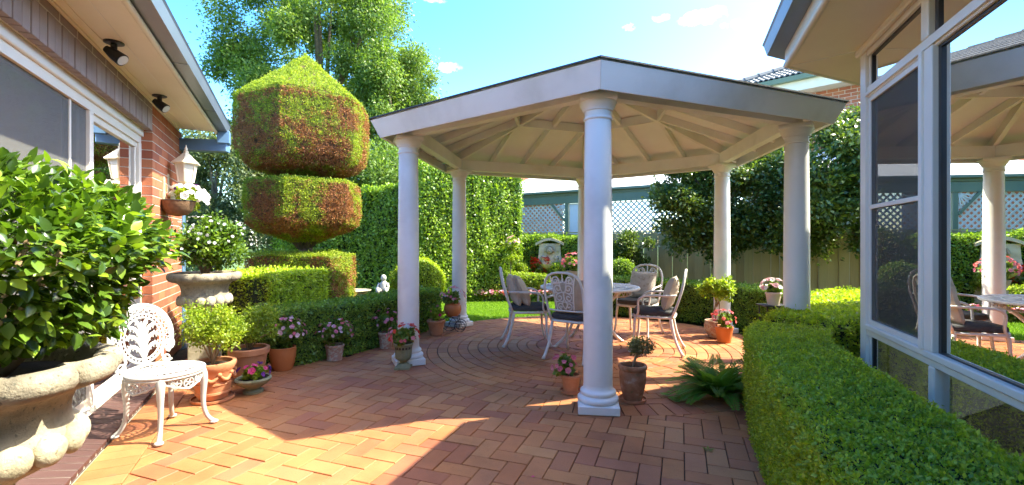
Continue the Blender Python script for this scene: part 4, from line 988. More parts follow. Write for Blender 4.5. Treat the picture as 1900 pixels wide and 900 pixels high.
pot(t, [(.075, 0), (.08, .005), (.076, .02), (.088, .10), (.094, .14), (.1, .15), (.098, .162)], 'pattern', .012); bush(t, (0, 0, .29), (.17, .17, .12), 1700, .034, 'l_flower', .8, 55); flowers(t, ['pink', 'palepink', 'coral'], 40, (0, 0, .29), (.19, .19, .145), .017, 55)
t = thing('potted_begonia', 'patterned pot of pink begonias tucked behind the fluted urn', 'potted plant', (-1.5, 5.5, 0))
pot(t, [(.07, 0), (.078, .10), (.085, .16), (.09, .17), (.088, .182)], 'pattern', .012); bush(t, (0, 0, .30), (.13, .13, .12), 1200, .034, 'l_flower', .8, 56); flowers(t, ['pink'], 26, (0, 0, .31), (.16, .16, .15), .018, 56)
t = thing('fluted_urn', 'mossy fluted stone urn of coral red begonias against the left column', 'urn', (-1.08, 4.60, 0))
b = MB(); b.cbox((0, 0, .0125), (.15, .15, .025), None, .003); b.obj('base', 'mossstone', t)
pot(t, [(.068, .025), (.064, .035), (.034, .055), (.032, .07), (.05, .08), (.07, .10), (.076, .115), (.079, .16), (.082, .215), (.094, .235), (.098, .243), (.096, .25)], 'mossstone', .012, 48, fn=lambda a, k, r, z: r * (1 + (.045 * math.cos(16 * a) if 4 < k < 9 else 0)))
bush(t, (0, 0, .32), (.13, .13, .095), 1200, .032, 'l_flower', .8, 57); flowers(t, ['coral', 'red', 'pink'], 30, (0, 0, .325), (.155, .155, .12), .019, 57)
t = thing('potted_geranium', 'weathered tapered terracotta pot with a few pink flowers at the hedge end', 'potted plant', (-1.03, 6.28, 0))
pot(t, bellprof(.08, .125, .20, .01, .035), 'terra', .014); bush(t, (0, 0, .28), (.11, .11, .08), 700, .04, 'l_fresh', .8, 58); flowers(t, ['magenta', 'pink'], 7, (.04, 0, .30), (.13, .11, .09), .02, 58)
t = thing('plant_stand', 'black scrolled iron plant stand with little wheels by the back left column', 'plant stand', (-.82, 6.52, 0))
for x, y, r in ((-.07, .03, .10), (.09, -.06, .075), (.09, .1, .075)):
    b = MB(); b.tube([(x + r * math.cos(a), y, r + r * math.sin(a)) for a in [2 * math.pi * i / 20 for i in range(20)]], .005, 6, closed=True); w = b.obj('wheel', 'iron', t, smooth=True)
    for k in range(3): b = MB(); an = k * math.pi / 3; b.tube([(x + r * math.cos(an), y, r + r * math.sin(an)), (x - r * math.cos(an), y, r - r * math.sin(an))], .0025, 5); b.obj('spoke', 'iron', w)
b = MB(); b.tube([(-.02 + .11 * math.cos(a), .02 + .11 * math.sin(a), .21) for a in [2 * math.pi * i / 20 for i in range(20)]], .005, 6, closed=True); b.obj('ring', 'iron', t, smooth=True)
for x, y, x2, y2 in ((-.07, .03, -.12, .02), (.09, -.06, .05, -.05), (.09, .1, .05, .1)):
    b = MB(); b.tube([(x, y, .09), (x * .8, y, .15), (x2, y2, .21)], .005, 6); b.obj('strut', 'iron', t, smooth=True)
b = MB(); b.tube([(-.13, .02, .21), (.09, .02, .21)], .005, 6); b.tube([(-.02, -.09, .21), (-.02, .13, .21)], .005, 6); b.obj('cross_bar', 'iron', t)
t = thing('potted_begonia', 'round orange pot of pale pink begonias raised on the iron stand', 'potted plant', (-.84, 6.54, .214))
pot(t, [(.075, 0), (.11, .04), (.125, .09), (.12, .14), (.105, .16), (.112, .175)], 'terra_orange', .014); bush(t, (0, 0, .27), (.15, .15, .11), 1100, .036, 'l_flower', .8, 59); flowers(t, ['palepink', 'pink'], 36, (0, 0, .28), (.17, .17, .13), .018, 59)
# -- round the front column and to the right
t = thing('potted_begonia', 'small terracotta pot of bright pink begonias left of the front column', 'potted plant', (.49, 3.86, 0))
saucer(t, .088); pot(t, bellprof(.058, .082, .15, .006, .03), 'terra', .010); bush(t, (-.05, -.01, .215), (.075, .07, .085), 330, .042, 'l_flower', .85, 60); flowers(t, ['pink'], 17, (-.055, -.01, .225), (.10, .09, .11), .021, 60)
t = thing('potted_olive', 'mossy old terracotta pot with a little grey leaved standard tree', 'potted plant', (.955, 3.66, 0))
saucer(t, .105); pot(t, [(.068, .01), (.075, .03), (.095, .11), (.104, .18), (.105, .225), (.10, .245), (.108, .252), (.113, .268), (.108, .285)], 'terra_old', .018, soil=.255)
b = MB(); b.tube([(0, 0, .24), (.01, 0, .30), (.03, 0, .36), (.05, 0, .43)], [.012, .011, .010, .006], 8); b.obj('trunk', 'stem', t, smooth=True)
cl = bush(t, (.06, 0, .43), (.115, .10, .10), 1500, .022, 'l_olive', .5, 61, ncl=18, rc=.38); stems(t, (.03, 0), cl, .37, 8, .004)
t = thing('potted_begonia', 'bright orange pot of pink begonias before the speckled pot', 'potted plant', (2.66, 5.80, 0))
pot(t, bellprof(.08, .108, .20, .004, .03), 'terra_orange', .010); bush(t, (0, 0, .27), (.11, .11, .09), 800, .036, 'l_flower', .8, 62); flowers(t, ['pink', 'coral'], 24, (-.01, 0, .29), (.14, .14, .12), .02, 62)
t = thing('potted_shrub', 'speckled stone pot with a slim leafy standard shrub by the back right column', 'potted plant', (2.70, 6.10, 0))
pot(t, [(.09, 0), (.13, .05), (.155, .12), (.155, .17), (.14, .205), (.15, .22)], 'pattern', .016)
b = MB(); b.tube([(.0, 0, .18), (-.03, 0, .36), (.0, 0, .5)], [.012, .010, .008], 8); b.tube([(.02, 0, .18), (.04, 0, .35), (.03, 0, .52)], [.010, .008, .006], 8); b.obj('trunk', 'stem', t, smooth=True)
cl = bush(t, (0, 0, .63), (.23, .2, .19), 1900, .05, 'l_fresh', .45, 63, ncl=16, rc=.34); stems(t, (0, 0), cl, .42, 8, .005)
t = thing('iron_table', 'small black iron side table carrying the pale pink flower pot', 'side table', (2.77, 4.9, 0))
b = MB(); b.box((0, 0, .585), (.27, .2, .012)); b.obj('table_top', 'iron', t)
for x in (-.11, .11):
    for y in (-.08, .08): b = MB(); b.tube([(x, y, .58), (x * .9, y * .9, .3), (x * 1.1, y * 1.1, 0)], .007, 6); b.obj('leg', 'iron', t)
b = MB(); b.tube([(.09 * math.cos(a), .06 * math.sin(a), .3) for a in [2 * math.pi * i / 16 for i in range(16)]], .004, 6, closed=True); b.obj('ring', 'iron', t)
t = thing('potted_begonia', 'pale pink tapered pot of light pink flowers on the iron side table', 'potted plant', (2.77, 4.9, .591))
M['pinkpot'] = pm('pale pink glaze', [(.55, .40, .33), (.62, .48, .41)], 6, .5)
pot(t, bellprof(.055, .08, .13, .005, .02), 'pinkpot', .009); bush(t, (0, 0, .18), (.09, .09, .06), 600, .036, 'l_flower', .8, 64); flowers(t, ['palepink', 'whitef', 'palepink'], 26, (0, 0, .19), (.115, .115, .09), .022, 64)
t = thing('potted_begonia', 'mound of coral pink begonias on a stone pedestal behind the front column', 'potted plant', (1.12, 8.35, 0))
b = MB(); b.lathe([(.12, 0), (.12, .05), (.08, .08), (.075, .5), (.11, .55), (.11, .6)], 20); b.obj('pedestal', 'stone2', t, angle=35)
b = MB(); b.lathe([(.08, .6), (.13, .7), (.14, .74)], 20); b.obj('pot', 'stone2', t); bush(t, (0, 0, .87), (.19, .19, .16), 1400, .045, 'l_flower', .8, 65); flowers(t, ['coral', 'pink'], 46, (0, 0, .88), (.22, .22, .19), .024, 65)
# bedding
def bedding(name, label, n, xs, ys, z, col, seed, r=.022, ln=2600):
    g = random.Random(seed); gg = np.random.default_rng(seed); t = thing(name, label, 'flowers', ((xs[0] + xs[1]) / 2, (ys[0] + ys[1]) / 2, 0)); L = t.location
    P = np.stack([gg.uniform(xs[0], xs[1], ln) - L.x, gg.uniform(ys[0], ys[1], ln) - L.y, gg.uniform(-.03, z, ln)], 1)
    stuff(leafmesh('foliage', P, gg.normal(0, .6, (ln, 3)) + np.array((0, 0, .7)), gg.normal(0, .6, (ln, 3)) + np.array((0, 0, 1)), gg.uniform(.04, .07, ln), .7, 'l_flower', t, g=gg))
    for i in range(n):
        o = bpy.data.objects.new('flower', flower_mesh(col[i % len(col)], r, 5, i % 4)); COL.objects.link(o); o.parent = t
        o.location = (g.uniform(*xs) - L.x, g.uniform(*ys) - L.y, z * g.uniform(.75, 1.2)); o.rotation_euler = (g.uniform(-.2, .9), g.uniform(-.4, .4), g.uniform(0, 6))
bedding('begonia_border', 'low border of massed pink begonias between the lawn and the short hedge', 230, (-.95, 1.3), (9.74, 9.93), .19, ['pink', 'palepink', 'coral', 'palepink'], 71, .042, 3600)
bedding('red_flowers', 'clump of vivid red flowers beneath the wall fountain', 80, (.42, .82), (10.36, 10.52), .76, ['red'], 72, .05, 1800)
rs = [o for o in bpy.data.objects if o.get('category') == 'rose'][0]
flowers(rs, ['palepink'], 12, (.05, 0, 1.25), (.14, .14, .14), .03, 73)

# ================================================================== camellia in the near urn, urns
def urn(t, z0, ped):
    """lobed stone urn on a pedestal; z0 lowers or raises it, local coords"""
    b = MB(); N = 120
    def lip(a, k, r, z): return r * (1 + .028 * abs(math.sin(5 * a)) ** .5 - .014) if k >= 15 else r
    def lobes(a, k, r, z): return r
    prof = [(.115, .47), (.115, .49), (.09, .505), (.085, .53), (.11, .555), (.17, .585), (.215, .615), (.228, .65), (.226, .685), (.214, .70), (.209, .73), (.211, .76), (.222, .79), (.245, .812), (.285, .822), (.318, .835), (.332, .855), (.332, .88), (.318, .90), (.295, .905), (.272, .895), (.258, .87), (.24, .84)]
    def fn(a, k, r, z):
        if k >= 14 and k <= 20:
            s = abs(math.sin(5.5 * a)); return r * (.885 + .13 * s ** .26)
        return r
    b.lathe([(r, z + z0) for r, z in prof], N, fn=fn); o = b.obj('urn_bowl', 'stone', t, angle=60)
    b = MB(); b.lathe([(.262, .835 + z0), (.262, .848 + z0), (.01, .862 + z0)], 40); b.obj('soil', 'soil', t)
    for k in range(16):
        a = 2 * math.pi * k / 16; b = MB(); b.ball((0, 0, 0), (.030, .047, .046), 12, 8)
        q = MB(); q.add([(.225 * math.cos(a) + x * math.cos(a) - y * math.sin(a), .225 * math.sin(a) + x * math.sin(a) + y * math.cos(a), .655 + z0 + z) for x, y, z in b.v], b.f); q.obj('lobe', 'stone2', o, smooth=True)
    b = MB(); h = .47 + z0
    for x0, z_a, z_b in ((.30, 0, .07), (.26, .07, .10), (.225, .10, h - .09), (.26, h - .09, h - .055), (.29, h - .055, h + .002)): b.cbox((0, 0, (z_a + z_b) / 2), (x0, x0, z_b - z_a), None, .006)
    b.obj('pedestal', 'stone2', t, angle=40)
UA = R(25.5)
u1 = thing('stone_urn', 'large weathered stone urn with lobed foot beneath the glossy camellia', 'urn', (-1.55, 1.325, 0)); urn(u1, 0, True)
u2 = thing('stone_urn', 'stone urn on square pedestal beneath the flowering ball shrub', 'urn', (-2.80, 4.22, 0)); urn(u2, .075, True); [setattr(o, 'rotation_euler', (0, 0, .4)) for o in u2.children]; [setattr(o, 'scale', (.87, .87, 1)) for o in u2.children if o.name.split('.')[0] != 'pedestal']
sh = thing('gardenia_shrub', 'rounded glossy shrub dotted with white flowers growing in the far urn', 'shrub', (-2.80, 4.22, .92))
cl = bush(sh, (.03, 0, .32), (.37, .35, .24), 6200, .042, 'l_cam', .5, 81, ncl=46, rc=.36, shell=.4); stems(sh, (0, 0), cl, .02, 14, .008); b = MB(); b.tube([(0, 0, 0), (.01, 0, .1), (.0, 0, .25)], [.02, .018, .012], 8); b.obj('trunk', 'stem', sh, smooth=True)
flowers(sh, ['whitef'], 64, (.03, 0, .32), (.39, .37, .26), .011, 81)

cm = thing('camellia_bush', 'spreading glossy leaved camellia bush in the large near urn', 'bush', (-1.55, 1.325, .86))
g = random.Random(91); tips = []
br_mb = []
for i in range(13):
    a = i * 2.4; r = g.uniform(.18, .40); z = g.uniform(.22, .55); p1 = Vector((r * math.cos(a), r * math.sin(a), z)); m = Vector((p1.x * .45, p1.y * .45, z * .42))
    b = MB(); s0 = Vector((.03 * math.cos(a), .03 * math.sin(a), -.03)); b.tube([s0, m, p1], [.017, .012, .005], 7); b.obj('branch', 'stem', cm, smooth=True)
    for k in range(3): tips.append((m, p1))
LV = []
gg = np.random.default_rng(92)
def leaf_geo(seed):
    g2 = random.Random(seed); b = MB(); c = g2.uniform(.12, .3); f = .16
    rows = [(0, .0), (.18, .32), (.42, .5), (.68, .40), (.88, .17), (1.0, 0)]
    v = []
    for x, w in rows:
        z = -c * x * x * .6; v += [(x, 0, z), (x, w * .56, z + f * w), (x, -w * .56, z + f * w)]
    f_ = []
    for i in range(len(rows) - 1): f_ += [(3 * i, 3 * i + 3, 3 * i + 4, 3 * i + 1), (3 * i, 3 * i + 2, 3 * i + 5, 3 * i + 3)]
    return v, f_
def cam_pts(n):
    out = []
    while len(out) < n:
        d = Vector(gg.normal(0, 1, 3)).normalized(); rr = gg.uniform(.45, 1.0) ** .6
        lob = 1 + .16 * mnoise.noise(d * 2.6 + Vector((3, 1, 2)))
        p = Vector((d.x * .47, d.y * .47, .34 + d.z * .31)) * 1.0
        p = Vector((d.x * .47 * rr * lob, d.y * .47 * rr * lob, (.33 + d.z * .30 * rr * lob)))
        w = -((p.x + cm.location.x - LW[0]) * LN[0] + (p.y + cm.location.y - LW[1]) * LN[1])
        if p.z < .30 and math.hypot(p.x, p.y) > .33 + .3 * max(0, p.z - .12): continue
        if w > .17 or p.z < .10 + .06 * mnoise.noise(d * 3): continue
        dr = (d * .8 + Vector(gg.normal(0, .5, 3)) + Vector((0, 0, .05))).normalized(); up = (d * .5 + Vector((0, 0, .9)) + Vector(gg.normal(0, .35, 3))).normalized()
        out.append((p, dr, up, gg.uniform(.027, .052), rr))
    return out
pts = cam_pts(9600)
pts.sort(key=lambda q: ((q[0] + cm.location) - CAM).length / q[3] - 6 * q[4])
lm = []
for k in range(4):
    v, f = leaf_geo(k); me = bpy.data.meshes.new('leaf'); me.from_pydata(v, [], f); me.polygons.foreach_set('use_smooth', [True] * len(f)); me.materials.append(M['l_cam_o']); me.update(); lm.append((me, np.array(v), f))
VV = []; FF = []; TT = []; off = 0
for i, (p, d, u, L, rr) in enumerate(pts):
    s = u.cross(d).normalized(); u2_ = d.cross(s); mt = Matrix((d * L, s * L, u2_ * L)).transposed()
    if i < 300:
        o = bpy.data.objects.new('leaf', lm[i % 4][0]); COL.objects.link(o); o.parent = cm; o.matrix_local = Matrix.Translation(p) @ mt.to_4x4()
    else:
        a = lm[i % 4][1] @ np.array(mt).T + np.array(p); VV.append(a); FF += [tuple(x + off for x in f) for f in lm[i % 4][2]]; off += len(a); TT.append(np.full(len(a), gg.random()))
me = bpy.data.meshes.new('foliage'); me.from_pydata(np.concatenate(VV).tolist(), [], FF); me.polygons.foreach_set('use_smooth', [True] * len(FF)); at = me.attributes.new('tone', 'FLOAT', 'POINT'); at.data.foreach_set('value', np.concatenate(TT).astype(np.float32)); me.update()
stuff(link('foliage', me, 'l_cam', cm))

# ================================================================== fern
fn_ = thing('fern', 'lush green fern spilling over the pavers at the hedge corner', 'fern', (1.66, 3.74, 0))
g = random.Random(95)
for i in range(80):
    a = g.uniform(0, 2 * math.pi); L = g.uniform(.28, .44); el = g.uniform(.55, 1.4); d = Vector((math.cos(a), math.sin(a), 0)); P = []; p = Vector((d.x * .03, d.y * .03, 0)); n = 20
    for k in range(n + 1):
        P.append(p.copy()); e = el - 1.5 * k / n * (1.15 - .4 * el); p = p + (d * math.cos(e) + Vector((0, 0, math.sin(e)))) * (L / n); p.z = max(p.z, .015)
    b = MB(); b.tube(P, [.003] * n + [.001], 4); v = []; f = []
    s = Vector((-d.y, d.x, 0))
    for k in range(2, n + 1):
        w = .085 * math.sin(math.pi * min(1, (k + 1) / (n + 2)) ** .8) * L / .4 + .008; fw = (P[k] - P[k - 1]).normalized(); nn = s.cross(fw)
        for sg in (-1, 1):
            q = P[k]; dr = (s * sg + fw * .45 - nn * .18).normalized()
            b.add([q, q + dr * w * .5 + fw * .0065, q + dr * w, q + dr * w * .5 - fw * .006], [(0, 1, 2, 3)])
            for m in (.3, .6): b.add([q + dr * w * m, q + dr * w * m + (dr * .5 + fw) * .011, q + dr * w * m + dr * .024], [(0, 1, 2)]); b.add([q + dr * w * m, q + dr * w * m + (dr * .5 - fw) * .010, q + dr * w * m + dr * .024], [(0, 1, 2)])
    o = b.obj('frond', M['l_fern'], fn_); at = o.data.attributes.new('tone', 'FLOAT', 'POINT'); at.data.foreach_set('value', [g.random()] * len(o.data.vertices))
# a dropped sprig on the pavers
b = MB()
for k in range(5): a = k * 1.25; d = Vector((math.cos(a), math.sin(a), .25)); s = Vector((-d.y, d.x, 0)); b.add([(0, 0, .003), d * .022 + s * .009, d * .04, d * .022 - s * .009], [(0, 1, 2, 3)])
o = tag(b.obj('fallen_leaf', 'l_fresh'), 'tiny fallen green sprig lying on the pavers by the hedge', 'leaf'); o.location = (1.18, 2.78, .002)

for i, (x, y, c, lab) in enumerate(((.10, 2.46, 'magenta', 'single magenta petal on the pavers at the paving foreground'), (-.66, 5.05, 'palepink', 'pale pink petal on the pavers beside the patterned pot'), (-.3, 3.95, 'pink', 'curled pink petal on the herringbone pavers in the pavilion shade'))):
    b = MB(); b.add([(0, 0, .002), (.012, .007, .007), (.022, 0, .004), (.012, -.008, .006)], [(0, 1, 2, 3)]); o = tag(b.obj('fallen_petal', c), lab, 'petal', 'petals fallen on the paving'); o.location = (x, y, .001); o.rotation_euler = (0, 0, i * 2)

# ================================================================== white cast chair
def bez(p, n=14):
    p = [Vector(q) for q in p]; out = []
    for i in range(n + 1):
        t = i / n; q = p[:]
        while len(q) > 1: q = [q[k] * (1 - t) + q[k + 1] * t for k in range(len(q) - 1)]
        out.append(q[0])
    return out
def spiral(c, r0, r1, a0, turns, n=22):
    return [(c[0] + (r0 + (r1 - r0) * i / n) * math.cos(R(a0 + 360 * turns * i / n)), c[1] + (r0 + (r1 - r0) * i / n) * math.sin(R(a0 + 360 * turns * i / n))) for i in range(n + 1)]
wc = thing('cast_iron_chair', 'ornate white cast metal garden chair with fan pattern back and round seat', 'chair', (-2.30, 3.075, 0), R(-16))
def bk(y, h, dx=0): return Vector((-.185 - .13 * h + dx, y, .405 + h))          # a point of the leaning back
FX = (Vector((1, 0, .13)).normalized(), .55)
def bt(b, pts, r, n=6, closed=False): b.tube([bk(y, h) for y, h in pts], r, n, FX, closed)
b = MB(); N = 40
b.tube([(.205 * math.cos(2 * math.pi * i / N), .215 * math.sin(2 * math.pi * i / N), .40) for i in range(N)], .012, 8, closed=True)
b.tube([(.205 * math.cos(2 * math.pi * i / N), .215 * math.sin(2 * math.pi * i / N), .382) for i in range(N)], .009, 6, closed=True)
b.tube([(.165 * math.cos(2 * math.pi * i / N), .172 * math.sin(2 * math.pi * i / N), .403) for i in range(N)], .006, 6, ((0, 0, 1), .5), closed=True)
b.tube([(.105 * math.cos(2 * math.pi * i / N), .11 * math.sin(2 * math.pi * i / N), .403) for i in range(N)], .007, 6, ((0, 0, 1), .5), closed=True)
b.lathe([(.035, .397), (.04, .403), (.02, .407)], 12)
for i in range(48):
    a = 2 * math.pi * i / 48; c, s = math.cos(a), math.sin(a); b.beam((.165 * c, .172 * s, .402), (.207 * c, .216 * s, .402), .009, .006)
for i in range(28):
    a = 2 * math.pi * i / 28; c, s = math.cos(a), math.sin(a); b.tube([(.034 * c, .034 * s, .402), (.07 * c, .073 * s, .403), (.106 * c, .111 * s, .402)], [.003, .0065, .004], 5, ((0, 0, 1), .5))
    a2 = a + .11; b.tube([(.105 * c, .11 * s, .402), (.135 * math.cos(a2), .14 * math.sin(a2), .403), (.166 * c, .173 * s, .402)], [.005, .007, .005], 5, ((0, 0, 1), .5))
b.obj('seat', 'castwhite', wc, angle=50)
b = MB()
bt(b, arc((0, .205), (.205, .215), -38, 218, 36), .0115, 8)
bt(b, arc((0, .205), (.188, .198), -38, 218, 36), .006, 6)
for rx, ry, rad in ((.142, .165, .008), (.118, .14, .0065)): bt(b, [(rx * math.cos(2 * math.pi * i / 36), .195 + ry * math.sin(2 * math.pi * i / 36)) for i in range(36)], rad, 6, True)
for s in (-1, 1):
    bt(b, [(s * y, h) for y, h in spiral((.168, .125), .042, .008, 60, -1.6)], [.011 - .0003 * i for i in range(23)], 7)
    bt(b, [(s * .125, .105), (s * .118, .06), (s * .14, .025), (s * .165, .012), (s * .185, .02)], [.010, .010, .011, .012, .008], 7)
    bt(b, [(s * .16, .0), (s * .10, .005), (s * .05, .012), (0, .015)], [.014, .013, .012, .012], 7)
    bt(b, [(s * y, h) for y, h in spiral((.15, .03), .028, .008, 200, -1.2, 14)], .007, 6)
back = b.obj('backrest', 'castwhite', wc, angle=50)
b = MB(); Z = 17
for i in range(Z):
    a0, a1, a2 = [R(-32 + 244 * (i + k) / Z) for k in (0, .5, 1)]
    pi_ = lambda a, f: ((.145 + f * .045) * math.cos(a), .2 + (.168 + f * .032) * math.sin(a))
    bt(b, [pi_(a0, 0), pi_(a1, .95), pi_(a2, 0)], .0055, 5); bt(b, [pi_(a0, .95), pi_(a1, .35), pi_(a2, .95)], .0045, 5)
for i in range(34):
    a = 2 * math.pi * i / 34; bt(b, [(.118 * math.cos(a), .195 + .14 * math.sin(a)), (.141 * math.cos(a), .195 + .164 * math.sin(a))], .0055, 5)
b.obj('lattice', 'castwhite', back, angle=50)
b = MB(); bt(b, [(0, .04), (0, .12), (0, .2), (0, .31)], [.010, .012, .011, .006], 8)
for s in (-1, 1):
    for y0, y1, h0, h1, y2, h2 in ((.01, .05, .07, .15, .10, .13), (.008, .04, .1, .22, .105, .20), (.006, .03, .13, .27, .085, .27), (.004, .015, .18, .3, .045, .315)):
        q = [(p.x * s, p.y) for p in bez([(y0, h0, 0), (y1 * .6, h1, 0), (y2 * .8, h1 + .02, 0), (y2, h2, 0)], 10)]
        bt(b, q, [.007, .009, .011, .0125, .0135, .014, .014, .013, .012, .010, .007], 7)
        for k in (4, 6, 8): bt(b, [q[k], (q[k][0] + s * .016, q[k][1] + .02)], [.007, .003], 5); bt(b, [q[k], (q[k][0] + s * .002, q[k][1] - .026)], [.007, .003], 5)
b.obj('plume', 'castwhite', back, angle=50)
for a in (45, 135, 225, 315):
    c, s = math.cos(R(a)), math.sin(R(a)); q = [(.185, .392), (.215, .36), (.222, .31), (.205, .23), (.192, .15), (.2, .08), (.235, .03), (.275, .012)]
    P = bez([(r * c, r * s, z) for r, z in q], 16); b = MB(); b.tube(P, [.026, .028, .027, .025, .023, .021, .019, .0175, .0165, .0155, .015, .0145, .014, .014, .0145, .016, .012], 8); b.ball((.268 * c, .268 * s, .013), (.028, .028, .0135), 10, 6); b.obj('leg', 'castwhite', wc, smooth=True)
for a in (0, 90, 180, 270):
    c, s = math.cos(R(a)), math.sin(R(a)); b = MB()
    def ap(u, z): an = R(a) + u / .2; return Vector((.198 * math.cos(an), .205 * math.sin(an), z))
    for u0, z0, r in ((0, .335, .032), (-.075, .345, .028), (.075, .345, .028)):
        b.tube([ap(u0 + r * math.cos(2 * math.pi * i / 16), z0 + r * math.sin(2 * math.pi * i / 16)) for i in range(16)], .006, 6, closed=True)
        for k in range(5): an = 2 * math.pi * k / 5; b.tube([ap(u0, z0), ap(u0 + r * math.cos(an), z0 + r * math.sin(an))], [.006, .004], 5)
    b.tube([ap(-.14 + .28 * i / 10, .318 - .02 * math.sin(math.pi * i / 10) + .035 * abs(i / 5 - 1)) for i in range(11)], .007, 6)
    b.obj('apron', 'castwhite', wc, angle=50)

# ================================================================== dining set
dt = thing('dining_table', 'round cream cast metal dining table in the middle of the pavilion', 'table', (GC[0] + .02, GC[1] + .04, 0))
b = MB(); N = 64; b.lathe([(.585, .69), (.6, .692), (.605, .703), (.6, .714), (.585, .718), (.57, .712), (.56, .712)], N, cap=False); b.lathe([(.565, .700), (.565, .708), (.01, .708)], N)
for r in (.16, .3, .44): b.tube([(r * math.cos(2 * math.pi * i / 48), r * math.sin(2 * math.pi * i / 48), .710) for i in range(48)], .007, 5, ((0, 0, 1), .6), closed=True)
for i in range(36):
    a = 2 * math.pi * i / 36
    for r0, r1, tw in ((.16, .3, .09), (.3, .44, .06), (.44, .57, .045)):
        for s in (-1, 1): b.tube([(r0 * math.cos(a), r0 * math.sin(a), .709), (r1 * math.cos(a + s * tw * 1.9), r1 * math.sin(a + s * tw * 1.9), .709)], .005, 4, ((0, 0, 1), .6))
b.obj('table_top', 'dinewhite', dt, angle=50)
b = MB()
for i in range(40):
    a = 2 * math.pi * i / 40; a2 = a + 2 * math.pi / 40
    b.tube([(.5 * math.cos(a), .5 * math.sin(a), .695), (.5 * math.cos((a + a2) / 2), .5 * math.sin((a + a2) / 2), .635), (.5 * math.cos(a2), .5 * math.sin(a2), .695)], .006, 5)
for z in (.63, .69): b.tube([(.5 * math.cos(2 * math.pi * i / 40), .5 * math.sin(2 * math.pi * i / 40), z) for i in range(40)], .008, 6, closed=True)
b.obj('apron', 'dinewhite', dt, angle=50)
for a in (20, 110, 200, 290):
    c, s = math.cos(R(a)), math.sin(R(a)); P = bez([(r * c, r * s, z) for r, z in ((.5, .66), (.38, .60), (.16, .45), (.14, .30), (.30, .12), (.46, .015))], 16)
    b = MB(); b.tube(P, [.02] * 8 + [.019] * 9, 8); b.ball((.46 * c, .46 * s, .014), (.03, .03, .014), 8, 6); b.obj('leg', 'dinewhite', dt, smooth=True)
b = MB(); b.tube([(.19 * math.cos(2 * math.pi * i / 24), .19 * math.sin(2 * math.pi * i / 24), .36) for i in range(24)], .010, 6, closed=True); b.obj('leg_ring', 'dinewhite', dt, smooth=True)

def dining_chair():
    t = thing('dining_chair', 'x', 'chair', (0, 0, 0)); m = 'dinewhite'
    b = MB(); ring = [(.23, -.14), (.235, .14), (.21, .20), (.14, .228), (-.10, .222), (-.19, .20), (-.215, .13), (-.22, -.13), (-.19, -.20), (-.10, -.222), (.14, -.228), (.21, -.20)]
    b.tube([(x, y, .415) for x, y in ring], .015, 8, closed=True)
    for x in (-.12, 0, .12): b.beam((x, -.225, .415), (x, .225, .415), .022, .008)
    b.obj('seat_frame', m, t, angle=50)
    for s in (-1, 1):
        b = MB(); b.tube(bez([(.195, s * .20, .41), (.225, s * .215, .33), (.18, s * .215, .18), (.26, s * .235, .01)], 12), [.018, .0185, .018, .017, .016, .0155, .015, .015, .015, .015, .0155, .017, .02], 8); b.obj('leg', m, t, smooth=True)
        b = MB(); b.tube(bez([(-.18, s * .195, .41), (-.20, s * .20, .28), (-.215, s * .205, .16), (-.31, s * .235, .01)], 12), [.018] * 6 + [.016] * 6 + [.021], 8); b.obj('leg', m, t, smooth=True)
        b = MB(); b.tube(bez([(-.245, s * .218, .665), (-.12, s * .25, .655), (.02, s * .265, .66), (.12, s * .265, .672), (.20, s * .255, .66), (.19, s * .235, .58), (.13, s * .23, .52), (.185, s * .215, .415)], 18), .0125, 8); b.obj('armrest', m, t, smooth=True)
    def q(y, z): return Vector((-.195 - .27 * (z - .42) - .02 * math.sin((z - .42) * 6), y, z))
    b = MB()
    pts = [q(-.20, .42), q(-.208, .5), q(-.215, .6), q(-.22, .7), q(-.218, .78), q(-.20, .85), q(-.165, .90), q(-.11, .926), q(-.05, .937)]
    b.tube(pts + [Vector((p.x, -p.y, p.z)) for p in reversed(pts)], .014, 8)
    b.tube([q(-.21, .535), q(-.1, .53), q(.1, .53), q(.21, .535)], .010, 7)
    bp = b.obj('back_frame', m, t, smooth=True)
    b = MB(); fx = (Vector((1, 0, .27)).normalized(), .5)
    def ft(L, r, n=6, closed=False): b.tube([q(y, z) for y, z in L], r, n, fx, closed)
    for s in (-1, 1):
        ft([(s * .095, .53), (s * .105, .65), (s * .122, .80), (s * .145, .905)], .008)
        ft([(s * y, z) for y, z in spiral((.045, .585), .04, .01, -90, 1.2, 16)], .007)
        ft([(s * y, z) for y, z in spiral((.052, .675), .042, .01, 90, -1.2, 16)], .007)
        ft([(s * y, z) for y, z in spiral((.06, .77), .045, .01, -60, 1.3, 16)], .007)
        ft([(s * y, z) for y, z in spiral((.085, .855), .045, .012, 200, -1.3, 16)], .008)
        ft([(s * p.x, p.y) for p in bez([(0, .72, 0), (.05, .75, 0), (.02, .83, 0), (.07, .90, 0)], 8)], .007)
        ft([(0, .545), (s * .03, .60), (s * .015, .64), (0, .66)], .007)
        ft([(s * .10, .62), (s * .06, .635), (0, .625)], .006); ft([(s * .115, .73), (s * .06, .72), (0, .735)], .006); ft([(s * .13, .82), (s * .07, .825), (0, .84)], .007)
    ft([(0, .66), (0, .72)], .008); ft([(0, .84), (0, .93)], .007)
    b.obj('scroll_panel', m, bp, angle=50); return t
ch0 = dining_chair()
